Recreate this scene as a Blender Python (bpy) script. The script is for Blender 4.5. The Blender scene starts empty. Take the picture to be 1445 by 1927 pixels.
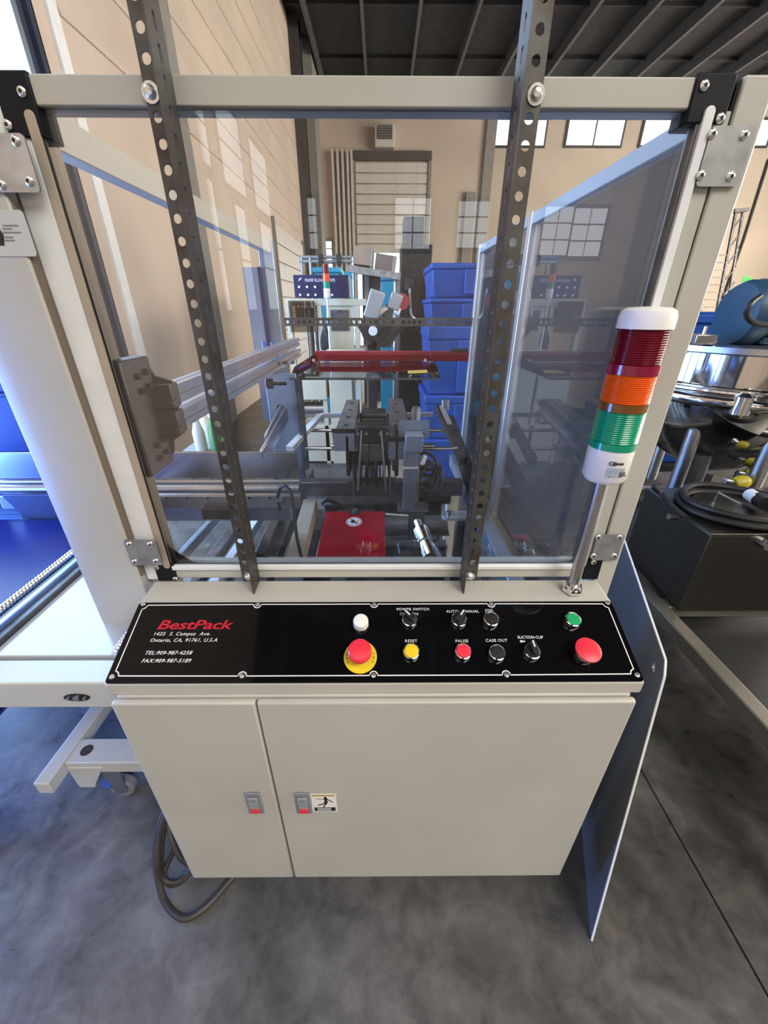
import bpy, bmesh, math, random
from mathutils import Matrix, Vector
random.seed(7)
SC = bpy.context.scene
COL = SC.collection
PI = math.pi

# ------------------------------------------------------------------ camera
CAM_Z, PITCH, YAW, ROLL, FPX = 1.34, math.radians(27.4), math.radians(.4), math.radians(-.1), 745.0
FW = Vector((math.sin(YAW)*math.cos(PITCH), math.cos(YAW)*math.cos(PITCH), -math.sin(PITCH)))
RT = Vector((math.cos(YAW), -math.sin(YAW), 0)); DN = FW.cross(RT)
RT, DN = RT*math.cos(ROLL)+DN*math.sin(ROLL), -RT*math.sin(ROLL)+DN*math.cos(ROLL)
CP = Vector((0, 0, CAM_Z))
cd = bpy.data.cameras.new('camera'); cam = bpy.data.objects.new('camera', cd); COL.objects.link(cam)
m = Matrix((RT, -DN, -FW)).transposed().to_4x4(); m.translation = CP
cam.matrix_world = m
cd.sensor_fit = 'VERTICAL'; cd.sensor_height = 24; cd.lens = FPX/1927*24
cd.clip_start = .02; cd.clip_end = 200
SC.camera = cam

# ------------------------------------------------------------------ world, lights, exposure
w = bpy.data.worlds.new('world'); SC.world = w; w.use_nodes = True
w.node_tree.nodes['Background'].inputs[0].default_value = (.62, .80, 1, 1)
w.node_tree.nodes['Background'].inputs[1].default_value = 2.2
SC.view_settings.view_transform = 'Standard'; SC.view_settings.look = 'None'
SC.view_settings.exposure = 0.0; SC.view_settings.gamma = 1
SC.view_settings.use_curve_mapping = False
SC.cycles.max_bounces = 10; SC.cycles.transparent_max_bounces = 24
SC.cycles.caustics_reflective = False; SC.cycles.caustics_refractive = False
SC.cycles.sample_clamp_indirect = 6

def area_light(name, loc, target, sx, sy, col, power):
    l = bpy.data.lights.new(name, 'AREA'); l.shape = 'RECTANGLE'; l.size = sx; l.size_y = sy
    l.color = col; l.energy = power
    o = bpy.data.objects.new(name, l); COL.objects.link(o); o.location = loc
    o.rotation_euler = (Vector(target)-Vector(loc)).to_track_quat('-Z', 'Y').to_euler()
    return o
# daylight through the open dock door in the wall beside the machine
area_light('dock_door_daylight', (-2.35, 2.35, 2.1), (5, 2.35, 2.1), 2.0, 4.2, (.34, .58, 1.0), 270)
area_light('added_floor_fill', (-2.3, .72, .64), (5, .72, .45), 1.05, 1.22, (.10, .30, 1.0), 105)  # unseen fill lamp added to tint the floor blue
# added fill lamps: two under the roof behind the camera, one high at right
area_light('added_roof_fill', (4.2, -4.6, 6.86), (4.2, -4.6, 0), 5.0, 5.0, (1.0, .94, .85), 1050)
area_light('added_roof_fill', (-1.0, -3.2, 6.86), (-1.0, -3.2, 0), 1.6, 4.0, (.85, .93, 1.0), 90)
area_light('added_high_fill', (13.8, 5.0, 5.2), (-2, 6.5, 2.0), 16.0, 2.4, (1.0, .91, .82), 2700)
# fill lamp added low at right to brighten the back wall
area_light('added_back_wall_fill', (13.8, 10.5, 2.2), (6, 14, 2.2), 7.0, 4.0, (1.0, .88, .74), 2000)

# ------------------------------------------------------------------ helpers
def at(u, v, **k):
    d = RT*((u-722.5)/FPX) + DN*((v-963.5)/FPX) + FW
    a, val = list(k.items())[0]; i = 'xyz'.index(a)
    return CP + d*((val-CP[i])/d[i])

class MB:
    def __init__(s): s.v = []; s.f = []
    def add(s, vs, fs, M=None):
        b = len(s.v)
        s.v += [tuple(M @ Vector(p)) if M else tuple(p) for p in vs]
        s.f += [tuple(i+b for i in f) for f in fs]; return s
    def box(s, x0, x1, y0, y1, z0, z1, M=None):
        if x0 > x1: x0, x1 = x1, x0
        if y0 > y1: y0, y1 = y1, y0
        if z0 > z1: z0, z1 = z1, z0
        vs = [(x, y, z) for x in (x0, x1) for y in (y0, y1) for z in (z0, z1)]
        return s.add(vs, [(0,1,3,2),(4,6,7,5),(0,4,5,1),(2,3,7,6),(0,2,6,4),(1,5,7,3)], M)
    def cbox(s, c, d, M=None):
        return s.box(c[0]-d[0]/2, c[0]+d[0]/2, c[1]-d[1]/2, c[1]+d[1]/2, c[2]-d[2]/2, c[2]+d[2]/2, M)
    def bar(s, p, q, w, h, up=(0,0,1)):
        p, q = Vector(p), Vector(q); d = q-p; L = d.length; d.normalize()
        x = d.cross(Vector(up));
        if x.length < 1e-5: x = d.cross(Vector((0,1,0)))
        x.normalize(); z = x.cross(d)
        M = Matrix((x, d, z)).transposed().to_4x4(); M.translation = p
        return s.box(-w/2, w/2, 0, L, -h/2, h/2, M)
    def lathe(s, prof, M=None, n=24, cap=True):
        vs = []; fs = []
        for r, z in prof:
            vs += [(r*math.cos(2*PI*i/n), r*math.sin(2*PI*i/n), z) for i in range(n)]
        for k in range(len(prof)-1):
            for i in range(n):
                j = (i+1) % n; fs.append((k*n+i, k*n+j, (k+1)*n+j, (k+1)*n+i))
        if cap:
            fs.append(tuple(range(n-1, -1, -1))); fs.append(tuple((len(prof)-1)*n+i for i in range(n)))
        return s.add(vs, fs, M)
    def cyl(s, p, q, r, n=16, r2=None):
        p, q = Vector(p), Vector(q); d = q-p
        M = d.to_track_quat('Z', 'Y').to_matrix().to_4x4(); M.translation = p
        return s.lathe([(r, 0), (r if r2 is None else r2, d.length)], M, n)
    def prism(s, poly, t0, t1, M=None):
        n = len(poly)
        vs = [(a, b, t0) for a, b in poly] + [(a, b, t1) for a, b in poly]
        fs = [tuple(range(n-1, -1, -1)), tuple(range(n, 2*n))] + [(i, (i+1) % n, n+(i+1) % n, n+i) for i in range(n)]
        return s.add(vs, fs, M)
    def tube(s, pts, r, n=8, closed=False):
        pts = [Vector(p) for p in pts]; N = len(pts); vs = []; fs = []; prev = None
        for i, p in enumerate(pts):
            a = pts[(i-1) % N] if closed or i else p; b = pts[(i+1) % N] if closed or i < N-1 else p
            d = (b-a).normalized()
            if prev is None:
                x = d.cross(Vector((0,0,1)))
                if x.length < .1: x = d.cross(Vector((0,1,0)))
            else: x = prev - d*prev.dot(d)
            x.normalize(); prev = x; y = d.cross(x)
            vs += [tuple(p + x*(r*math.cos(2*PI*k/n)) + y*(r*math.sin(2*PI*k/n))) for k in range(n)]
        for i in range(N if closed else N-1):
            for k in range(n):
                a = i*n; b = ((i+1) % N)*n; l = (k+1) % n
                fs.append((a+k, a+l, b+l, b+k))
        if not closed:
            fs.append(tuple(range(n-1, -1, -1))); fs.append(tuple((N-1)*n+k for k in range(n)))
        return s.add(vs, fs)
    def mesh(s, name, smooth=True):
        me = bpy.data.meshes.new(name); me.from_pydata(s.v, [], s.f)
        bm = bmesh.new(); bm.from_mesh(me); bmesh.ops.recalc_face_normals(bm, faces=bm.faces); bm.to_mesh(me); bm.free()
        if smooth:
            me.shade_smooth(); me.set_sharp_from_angle(angle=math.radians(35))
        return me

WM = {}
def link(o, parent=None, M=None):
    M = M or Matrix(); COL.objects.link(o)
    if parent is not None:
        o.parent = parent; o.matrix_basis = WM[parent].inverted() @ M
    else: o.matrix_basis = M
    WM[o] = M; return o
def obj(name, mb, mat, parent=None, M=None, bevel=0, smooth=True):
    me = mb if isinstance(mb, bpy.types.Mesh) else mb.mesh(name, smooth)
    if not me.materials: me.materials.append(mat)
    o = bpy.data.objects.new(name, me); link(o, parent, M)
    if bevel:
        b = o.modifiers.new('edge', 'BEVEL'); b.width = bevel; b.segments = 2; b.limit_method = 'ANGLE'; b.angle_limit = math.radians(40)
    return o
def tag(o, label, cat, group=None):
    o['label'] = label; o['category'] = cat
    if group: o['group'] = group
    return o
def thing(name, label, cat, loc=(0,0,0), group=None, M=None):
    o = bpy.data.objects.new(name, None); o.empty_display_size = .05
    link(o, None, M or Matrix.Translation(loc)); return tag(o, label, cat, group)
def struct(name, mb, mat, parent=None, bevel=0, smooth=False):
    o = obj(name, mb, mat, parent, bevel=bevel, smooth=smooth); 
    if parent is None: o['kind'] = 'structure'
    return o
def copy_part(src, parent, M):
    o = src.copy(); return link(o, parent, M)
def T(x, y, z): return Matrix.Translation((x, y, z))
def R(a, ax): return Matrix.Rotation(math.radians(a), 4, ax)
def text(name, body, size, mat, parent, M, shear=0, align='LEFT', extrude=.0002, sx=1.0, spacing=1.0, bold=0):
    c = bpy.data.curves.new(name, 'FONT'); c.body = body; c.size = size; c.shear = shear; c.align_x = align
    c.extrude = extrude; c.space_character = spacing; c.offset = bold; c.resolution_u = 3
    o = bpy.data.objects.new(name, c); COL.objects.link(o)
    me = bpy.data.meshes.new_from_object(o.evaluated_get(bpy.context.evaluated_depsgraph_get()))
    bpy.data.objects.remove(o); me.materials.clear(); me.materials.append(mat)
    return link(bpy.data.objects.new(name, me), parent, M @ Matrix.Diagonal((sx, 1, 1, 1)))

# ------------------------------------------------------------------ materials
def mat(name, col, rough=.5, metal=0, noise=.06, scale=8, bump=0, bscale=60, coat=0, spec=.5, col2=None, stretch=None, trans=0, rvar=.08, alpha=None, ior=1.5):
    ma = bpy.data.materials.new(name); ma.use_nodes = True; nt = ma.node_tree; b = nt.nodes['Principled BSDF']
    L = nt.links.new
    tc = nt.nodes.new('ShaderNodeTexCoord'); src = tc.outputs['Object']
    if stretch:
        mp = nt.nodes.new('ShaderNodeMapping'); mp.inputs['Scale'].default_value = stretch; L(src, mp.inputs[0]); src = mp.outputs[0]
    n = nt.nodes.new('ShaderNodeTexNoise'); n.inputs['Scale'].default_value = scale; n.inputs['Detail'].default_value = 5; L(src, n.inputs['Vector'])
    mx = nt.nodes.new('ShaderNodeMix'); mx.data_type = 'RGBA'
    c2 = col2 or tuple(max(0, c*(1-2.2*noise)) for c in col)
    c1 = col if col2 else tuple(min(1, c*(1+noise)) for c in col)
    mx.inputs[6].default_value = (*c1, 1); mx.inputs[7].default_value = (*c2, 1)
    rp = nt.nodes.new('ShaderNodeMapRange'); rp.inputs[1].default_value = .35; rp.inputs[2].default_value = .7
    L(n.outputs[0], rp.inputs[0]); L(rp.outputs[0], mx.inputs[0]); L(mx.outputs[2], b.inputs['Base Color'])
    rr = nt.nodes.new('ShaderNodeMapRange'); rr.inputs[3].default_value = max(0.02, rough-rvar); rr.inputs[4].default_value = min(1, rough+rvar)
    L(n.outputs[0], rr.inputs[0]); L(rr.outputs[0], b.inputs['Roughness'])
    b.inputs['Metallic'].default_value = metal; b.inputs['Coat Weight'].default_value = coat; b.inputs['Coat Roughness'].default_value = .08
    b.inputs['Specular IOR Level'].default_value = spec; b.inputs['IOR'].default_value = ior
    if trans: b.inputs['Transmission Weight'].default_value = trans
    if bump:
        n2 = nt.nodes.new('ShaderNodeTexNoise'); n2.inputs['Scale'].default_value = bscale; n2.inputs['Detail'].default_value = 3; L(src, n2.inputs['Vector'])
        bp = nt.nodes.new('ShaderNodeBump'); bp.inputs['Strength'].default_value = bump; bp.inputs['Distance'].default_value = .002
        L(n2.outputs[0], bp.inputs['Height']); L(bp.outputs[0], b.inputs['Normal'])
    return ma
def emis(name, col, s):
    ma = bpy.data.materials.new(name); ma.use_nodes = True; nt = ma.node_tree; nt.nodes.remove(nt.nodes['Principled BSDF'])
    e = nt.nodes.new('ShaderNodeEmission'); e.inputs[0].default_value = (*col, 1); e.inputs[1].default_value = s
    nt.links.new(e.outputs[0], nt.nodes['Material Output'].inputs[0]); return ma
def glass(name, tint, ior=1.5, refl=(1,1,1), rough=.0, haze=0):
    ma = bpy.data.materials.new(name); ma.use_nodes = True; nt = ma.node_tree; nt.nodes.remove(nt.nodes['Principled BSDF'])
    t = nt.nodes.new('ShaderNodeBsdfTransparent'); t.inputs[0].default_value = (*tint, 1)
    g = nt.nodes.new('ShaderNodeBsdfGlossy'); g.inputs[0].default_value = (*refl, 1); g.inputs['Roughness'].default_value = rough
    f = nt.nodes.new('ShaderNodeFresnel'); f.inputs[0].default_value = ior
    x = nt.nodes.new('ShaderNodeMixShader'); L = nt.links.new
    L(f.outputs[0], x.inputs[0]); L(t.outputs[0], x.inputs[1]); L(g.outputs[0], x.inputs[2]); out = x.outputs[0]
    if haze:      # fine scratches and dust on the plastic scatter a little light
        d = nt.nodes.new('ShaderNodeBsdfDiffuse'); d.inputs[0].default_value = (.75, .73, .72, 1)
        y = nt.nodes.new('ShaderNodeMixShader'); y.inputs[0].default_value = haze; L(out, y.inputs[1]); L(d.outputs[0], y.inputs[2]); out = y.outputs[0]
    L(out, nt.nodes['Material Output'].inputs[0])
    return ma

BEIGE = mat('machine_paint_beige', (.50, .49, .44), .42, noise=.03, scale=5, bump=.06, bscale=350)
BEIGE_D = mat('machine_paint_grey', (.34, .345, .33), .45, noise=.04, scale=5, bump=.05, bscale=350)
CREAM = mat('machine_paint_cream', (.62, .56, .42), .45, noise=.04, scale=4)
OFFWHITE = mat('machine_paint_white', (.56, .57, .54), .4, noise=.03, scale=5)
ALU = mat('aluminium', (.72, .73, .74), .38, 1, noise=.05, scale=30, stretch=(1, 1, .1))
ALUW = mat('white_profile', (.82, .85, .87), .35, 0, noise=.03, scale=20)
TAN = mat('edge_trim_tan', (.44, .37, .29), .5, noise=.06)
ZINC = mat('zinc_plate', (.50, .52, .53), .38, .85, noise=.16, scale=26)
STEEL = mat('brushed_steel', (.56, .56, .57), .3, 1, noise=.08, scale=14)
STEEL_D = mat('dark_steel', (.20, .20, .21), .42, .9, noise=.15, scale=12)
ANGLE = mat('slotted_angle_steel', (.135, .135, .128), .5, .6, noise=.15, scale=22, col2=(.085, .066, .052))
CHROME = mat('chrome', (.85, .85, .86), .09, 1, noise=.02, rvar=.02)
SCREWM = mat('screw_zinc', (.78, .78, .76), .28, 1, noise=.05, scale=60)
BLACKP = mat('black_gloss_panel', (.004, .004, .005), .05, 0, noise=.1, rvar=.03, spec=.22)
BLACK = mat('black_plastic', (.012, .012, .013), .4, noise=.1)
BLACKM = mat('black_cast_block', (.006, .007, .011), .55, noise=.2, spec=.25)
IRON = mat('black_iron', (.045, .045, .048), .42, .6, noise=.25, scale=20)
IRON2 = mat('grey_iron', (.13, .13, .135), .45, .7, noise=.25, scale=16)
RUBBER = mat('black_cable', (.014, .014, .014), .5, noise=.2)
CABLEB = mat('brown_cable', (.045, .036, .030), .5, noise=.2)
WHITE = mat('white_print', (.86, .86, .84), .5, noise=.01)
REDP = mat('red_logo', (.55, .01, .03), .4, noise=.02)
REDB = mat('red_button', (.85, .035, .065), .35, noise=.02)
YEL = mat('yellow_button', (.85, .62, .02), .35, noise=.02)
GRN = mat('green_button', (.01, .38, .12), .35, noise=.02)
WHITEL = mat('white_lamp', (.88, .87, .84), .25, noise=.01)
DGREY = mat('grey_latch', (.22, .23, .25), .4, noise=.05)
BLUEM = mat('royal_blue_panel', (.0015, .005, .17), .3, noise=.12, scale=3, spec=.25)
BLUETOTE = mat('blue_plastic', (.008, .075, .36), .4, noise=.1, scale=6)
BLUEG = mat('blue_grey_plate', (.33, .40, .50), .35, .6, noise=.08, scale=8)
CYAN = mat('cyan_plastic', (.02, .42, .66), .4, noise=.05)
NAVY = mat('navy_panel', (.010, .014, .075), .3, noise=.08)
CARD = mat('cardboard', (.36, .26, .18), .75, noise=.08)
REDACR = mat('red_acrylic', (.36, .004, .022), .14, noise=.1, coat=.3)
REDRAIL = mat('red_paint_rail', (.42, .008, .03), .3, noise=.08)
DUCTW = mat('white_door', (.62, .61, .57), .5, noise=.04)
GLASS = glass('clear_polycarbonate', (.965, .965, .96), 1.5, haze=.004)
GLASS2 = glass('smoked_polycarbonate', (.96, .96, .97), 1.5, haze=.02)
ACRYL = glass('clear_acrylic', (.93, .93, .93), 1.35, rough=.03)
WALLM = mat('wall_paint_beige', (.56, .47, .395), .8, noise=.05, scale=1.2, bump=.1, bscale=40)
WALLB = mat('wall_paint_back', (.54, .47, .39), .85, noise=.05, scale=.8)
WALLG = mat('pier_grey', (.24, .235, .22), .8, noise=.05)
DARKCOL = mat('column_dark', (.05, .05, .055), .6, noise=.1)
CEILM = mat('ceiling_deck', (.035, .035, .037), .8, noise=.1)
JOIST = mat('joist_grey', (.10, .10, .10), .6, noise=.1)
SKYPANE = emis('daylight_pane', (.86, .95, 1.0), 3.2)
SKYPANE2 = emis('daylight_pane_window', (.92, .97, 1.0), 3.0)
FRAMED = mat('window_frame_dark', (.05, .06, .10), .4, .3, noise=.1)
WOOD = mat('pallet_wood', (.50, .36, .20), .7, noise=.15, scale=12, stretch=(1, 8, 8))
MOTOR = mat('motor_paint_blue', (.022, .068, .115), .42, noise=.1)
YELV = mat('yellow_valve', (.52, .42, .03), .4, noise=.1)
SSD = mat('stainless_brushed', (.13, .125, .11), .34, 1, noise=.08, scale=10, stretch=(1, 1, 12))
SSM = mat('stainless_mirror', (.62, .61, .60), .07, 1, noise=.04, scale=3, rvar=.03)
GREYP = mat('guard_plate_paint', (.20, .22, .26), .24, .3, noise=.06, scale=4)
def lens_mat(name, col):
    ma = mat(name, col, .18, noise=.03, spec=.6, coat=.3); b = ma.node_tree.nodes['Principled BSDF']
    b.inputs['Subsurface Weight'].default_value = .25; b.inputs['Subsurface Radius'].default_value = (.01, .01, .01)
    return ma
L_RED, L_MAG, L_ORG, L_OLV, L_GRN = [lens_mat(n, c) for n, c in (('lens_red', (.16, .001, .012)), ('lens_magenta', (.26, .003, .04)), ('lens_orange', (.82, .12, .008)), ('lens_olive', (.20, .075, .008)), ('lens_green', (.0, .33, .17)))]

def concrete():
    ma = bpy.data.materials.new('polished_concrete'); ma.use_nodes = True; nt = ma.node_tree; b = nt.nodes['Principled BSDF']; L = nt.links.new
    tc = nt.nodes.new('ShaderNodeTexCoord')
    def noise(sc, det=6, dist=0, rough=.6):
        n = nt.nodes.new('ShaderNodeTexNoise'); n.inputs['Scale'].default_value = sc; n.inputs['Detail'].default_value = det; n.inputs['Roughness'].default_value = rough
        n.inputs['Distortion'].default_value = dist; L(tc.outputs['Object'], n.inputs['Vector']); return n
    a, c, d = noise(2.2, 8, .8), noise(11, 8, .5, .7), noise(70, 4)
    r1 = nt.nodes.new('ShaderNodeValToRGB'); r1.color_ramp.elements[0].position = .32; r1.color_ramp.elements[1].position = .72
    r1.color_ramp.elements[0].color = (.060, .058, .055, 1); r1.color_ramp.elements[1].color = (.20, .192, .18, 1)
    L(a.outputs[0], r1.inputs[0])
    r2 = nt.nodes.new('ShaderNodeValToRGB'); r2.color_ramp.elements[0].position = .35; r2.color_ramp.elements[1].position = .75
    r2.color_ramp.elements[0].color = (.55, .55, .55, 1); r2.color_ramp.elements[1].color = (1.25, 1.23, 1.2, 1)
    L(c.outputs[0], r2.inputs[0])
    mx = nt.nodes.new('ShaderNodeMix'); mx.data_type = 'RGBA'; mx.blend_type = 'MULTIPLY'; mx.inputs[0].default_value = 1
    L(r1.outputs[0], mx.inputs[6]); L(r2.outputs[0], mx.inputs[7]); L(mx.outputs[2], b.inputs['Base Color'])
    rr = nt.nodes.new('ShaderNodeMapRange'); rr.inputs[1].default_value = .3; rr.inputs[2].default_value = .7; rr.inputs[3].default_value = .24; rr.inputs[4].default_value = .46
    L(c.outputs[0], rr.inputs[0]); L(rr.outputs[0], b.inputs['Roughness'])
    bp = nt.nodes.new('ShaderNodeBump'); bp.inputs['Strength'].default_value = .12; bp.inputs['Distance'].default_value = .003
    L(d.outputs[0], bp.inputs['Height']); L(bp.outputs[0], b.inputs['Normal'])
    return ma
CONC = concrete()

# ================================================================== THE BUILDING
LWX, BWY, FWY, RWX, CZ = -2.0, 16.0, -12.0, 14.0, 6.9
mb = MB(); JX = at(1205, 1450, z=0).x; JX2 = at(1445, 1870, z=0).x
jx = (JX+JX2)/2
mb.box(LWX-3, jx-.003, FWY, BWY, -.12, 0); mb.box(jx+.003, RWX, FWY, BWY, -.12, 0); mb.box(jx-.003, jx+.003, FWY, BWY, -.12, -.006)
struct('floor', mb, CONC)
struct('ceiling', MB().box(LWX-.3, RWX, FWY, BWY+.3, CZ, CZ+.2), CEILM)
cl = bpy.data.objects['ceiling']
jo = None
for i in range(13):
    x = -1.55+1.17*i
    if jo is None: jo = obj('roof_joist', MB().box(-.035, .035, FWY, BWY, CZ-.28, CZ-.25).box(-.02, .02, FWY, BWY, CZ-.26, CZ), JOIST, cl, T(x, 0, 0))
    else: copy_part(jo, cl, T(x, 0, 0))
pu = obj('roof_purlin', MB().box(LWX, RWX, -.03, .03, CZ-.06, CZ), CEILM, cl, T(0, 4, 0))
for y in (6, 8, 10, 12, 14): copy_part(pu, cl, T(0, y, 0))

# left wall with the open dock door
OY0, OY1, OZ = 1.35, 3.36, 4.3
mb = MB().box(LWX-.25, LWX, FWY, .18, 0, CZ).box(LWX-.25, LWX, .18, 1.27, 1.28, CZ).box(LWX-.25, LWX, 1.27, OY0, 0, CZ).box(LWX-.25, LWX, OY1, 12.3, 0, CZ).box(LWX-.25, LWX, OY0, OY1, OZ, CZ)  # low gap near the camera is added for the blue fill lamp
mb.box(LWX-.25, LWX, 12.3, BWY, 0, CZ)
wl = struct('wall_left', mb, WALLM)
obj('door_jamb', MB().box(LWX-.02, LWX+.02, 3.485, 3.585, 0, OZ), ALUW, wl)
obj('door_guide', MB().box(LWX-.03, LWX+.0, 3.32, 3.37, 0, OZ), FRAMED, wl)
obj('door_guide', MB().box(LWX-.08, LWX-.03, 3.26, 3.34, 0, OZ), FRAMED, wl)
obj('door_guide', MB().box(LWX-.06, LWX-.02, 3.21, 3.255, 0, OZ), BLUEG, wl)
for y0, y1, z0, z1 in ((-4.62, -4.28, 2.78, 3.55), (-5.95, -5.08, 2.76, 3.62), (-7.4, -6.5, 2.76, 3.6), (-4.55, -4.28, 1.3, 2.66), (-5.75, -5.35, 1.3, 2.60), (-7.3, -6.6, 1.3, 2.60)):
    w_ = obj('wall_window', MB().box(LWX, LWX+.02, y0-.05, y1+.05, z0-.05, z1+.05), DARKCOL, wl)
    for j in range(2): obj('pane', MB().box(LWX+.02, LWX+.025, y0, y1, z0+j*(z1-z0)/2, z0+(j+1)*(z1-z0)/2-.03), SKYPANE2, w_)
d2 = bpy.data.objects.new('door_2', None); link(d2, None, T(LWX, 10.3, 0)); d2['kind'] = 'structure'
for i in range(9): obj('door_panel', MB().box(LWX, LWX+.035, 8.9, 11.9, .02+i*.30, .02+i*.30+.285), DUCTW, d2, bevel=.008)
for y in (8.84, 11.92): obj('door_track', MB().box(LWX, LWX+.06, y, y+.05, 0, 2.8), WALLG, d2)
rib = None
for i in range(9):      # ribbed cladding high on the wall
    z = 2.95+.42*i
    if rib is None: rib = obj('siding_rib', MB().prism([(0, -.006), (.012, 0), (.012, .012), (0, .05)], 3.62, 12.1, Matrix(((1,0,0,LWX),(0,0,1,0),(0,1,0,0),(0,0,0,1)))), WALLM, wl, T(0, 0, z))
    else: copy_part(rib, wl, T(0, 0, z))
obj('pilaster', MB().box(LWX, LWX+.06, 5.0, 5.35, 0, CZ), WALLG, wl)
obj('pilaster', MB().box(LWX, LWX+.03, 4.65, 5.0, 0, CZ), WALLM, wl)
obj('steel_column', MB().box(LWX, LWX+.22, 12.3, 12.36, 0, CZ).box(LWX, LWX+.22, 12.7, 12.76, 0, CZ).box(LWX+.09, LWX+.13, 12.36, 12.7, 0, CZ), DARKCOL, wl)
obj('pier', MB().box(LWX, LWX+.35, 13.3, 14.2, 0, CZ), WALLG, wl)
# back wall
wb = struct('wall_back', MB().box(LWX-.25, RWX, BWY, BWY+.25, 0, CZ), WALLB)
d0, d1 = at(668, 305, y=BWY-.05), at(805, 305, y=BWY-.05)
dr = bpy.data.objects.new('door_1', None); link(dr, None, T(0, BWY, 0)); dr['kind'] = 'structure'
pn = None; DZ = 2.95; npan = 9; ph = (d0.z-DZ)/npan
for i in range(npan):
    M = T(0, 0, DZ+i*ph)
    if pn is None: pn = obj('door_panel', MB().box(d0.x, d1.x, BWY-.07, BWY-.02, .012, ph-.012), DUCTW, dr, M, bevel=.01)
    else: copy_part(pn, dr, M)
obj('door_track', MB().box(d0.x-.12, d0.x-.02, BWY-.1, BWY-.001, 0, d0.z+.25), WALLG, dr)
obj('door_track', MB().box(d1.x+.02, d1.x+.12, BWY-.1, BWY-.001, 0, d0.z+.25), WALLG, dr)
obj('door_shaft', MB().box(d0.x-.1, d1.x+.1, BWY-.16, BWY-.001, d0.z+.03, d0.z+.25), DARKCOL, dr)
obj('daylight_gap', MB().box(d0.x, d1.x, BWY-.02, BWY-.004, 0, DZ), SKYPANE, dr)
for i, (ul, ur) in enumerate(((935, 1022), (1072, 1166), (1215, 1305), (1380, 1440))):
    a, b = at(ul, 226, y=BWY-.03), at(ur, 274, y=BWY-.03)
    f = obj('window_%d' % (i+1), MB().box(a.x-.05, b.x+.05, BWY-.06, BWY-.012, b.z-.06, b.z).box(a.x-.05, b.x+.05, BWY-.06, BWY-.012, a.z, a.z+.06).box(a.x-.05, a.x, BWY-.06, BWY-.012, b.z, a.z).box(b.x, b.x+.05, BWY-.06, BWY-.012, b.z, a.z), DARKCOL); f['kind'] = 'structure'
    mx_ = (a.x+b.x)/2
    obj('muntin', MB().box(mx_-.02, mx_+.02, BWY-.055, BWY-.02, b.z, a.z), DARKCOL, f)
    for x0, x1 in ((a.x, mx_-.02), (mx_+.02, b.x)): obj('pane', MB().box(x0, x1, BWY-.03, BWY-.014, b.z, a.z), SKYPANE, f)
for x in (3.2, 9.5): obj('pilaster', MB().box(x, x+.3, BWY-.1, BWY-.001, 0, CZ-.2), WALLG, wb)
pc = at(872, 420, y=BWY).x; obj('pilaster', MB().box(pc, pc+.3, BWY-.12, BWY-.001, 0, 4.6), WALLG, wb)
a, b = at(705, 232, y=BWY-.3), at(742, 276, y=BWY-.3)
th = thing('unit_heater', 'white framed unit heater with dark grille high on back wall', 'heater', ((a.x+b.x)/2, BWY-.2, b.z))
obj('casing', MB().box(a.x, b.x, BWY-.3, BWY-.001, b.z, a.z), DUCTW, th, bevel=.02)
obj('grille', MB().box(a.x+.07, b.x-.07, BWY-.32, BWY-.3, b.z+.17, a.z-.06), DARKCOL, th)
for i in range(6): obj('louver', MB().box(a.x+.08, b.x-.08, BWY-.335, BWY-.32, b.z+.2+i*.055, b.z+.215+i*.055), WALLG, th)
for u in (628, 637, 646, 655, 662): obj('pier_rib', MB().box(at(u, 400, y=BWY-.2).x, at(u+4, 400, y=BWY-.2).x, BWY-.2, BWY-.001, 0, 5.6), DUCTW, wb)
gx0, gx1 = at(594, 470, y=BWY-.02).x, at(624, 470, y=BWY-.02).x; gz0, gz1 = at(600, 508, y=BWY-.02).z, at(600, 452, y=BWY-.02).z
f = obj('window_20', MB().box(gx0-.06, gx1+.06, BWY-.03, BWY-.001, gz0-.06, gz1+.06), WALLG); f['kind'] = 'structure'
for i in range(4): obj('pane', MB().box(gx0, gx1, BWY-.04, BWY-.03, gz0+i*(gz1-gz0)/4, gz0+(i+1)*(gz1-gz0)/4-.04), SKYPANE, f)
# right and front walls (behind the camera), with tall paned windows
struct('wall_right', MB().box(RWX, RWX+.25, FWY, BWY, 0, CZ), WALLB)
mb = MB().box(LWX-3, RWX, FWY-.25, FWY, 0, CZ); wf = struct('wall_front', mb, WALLM)
k = 5
for u0, u1, v0, v1 in ((743, 808, 372, 470), (863, 926, 378, 468), (1026, 1064, 388, 482), (1082, 1124, 391, 484), (560, 600, 372, 470)):
    a, b = at(u0, v0, y=13.33), at(u1, v1, y=13.33)
    f = obj('window_%d' % k, MB().box(a.x-.08, b.x+.08, FWY, FWY+.05, b.z-.08, a.z+.08), DARKCOL); f['kind'] = 'structure'; k += 1
    w_, h_ = (b.x-a.x)/2, (a.z-b.z)/3
    for i in range(2):
        for j in range(3):
            obj('pane', MB().box(a.x+i*w_+.015, a.x+(i+1)*w_-.015, FWY+.05, FWY+.06, b.z+j*h_+.02, b.z+(j+1)*h_-.02), SKYPANE2, f)

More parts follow.
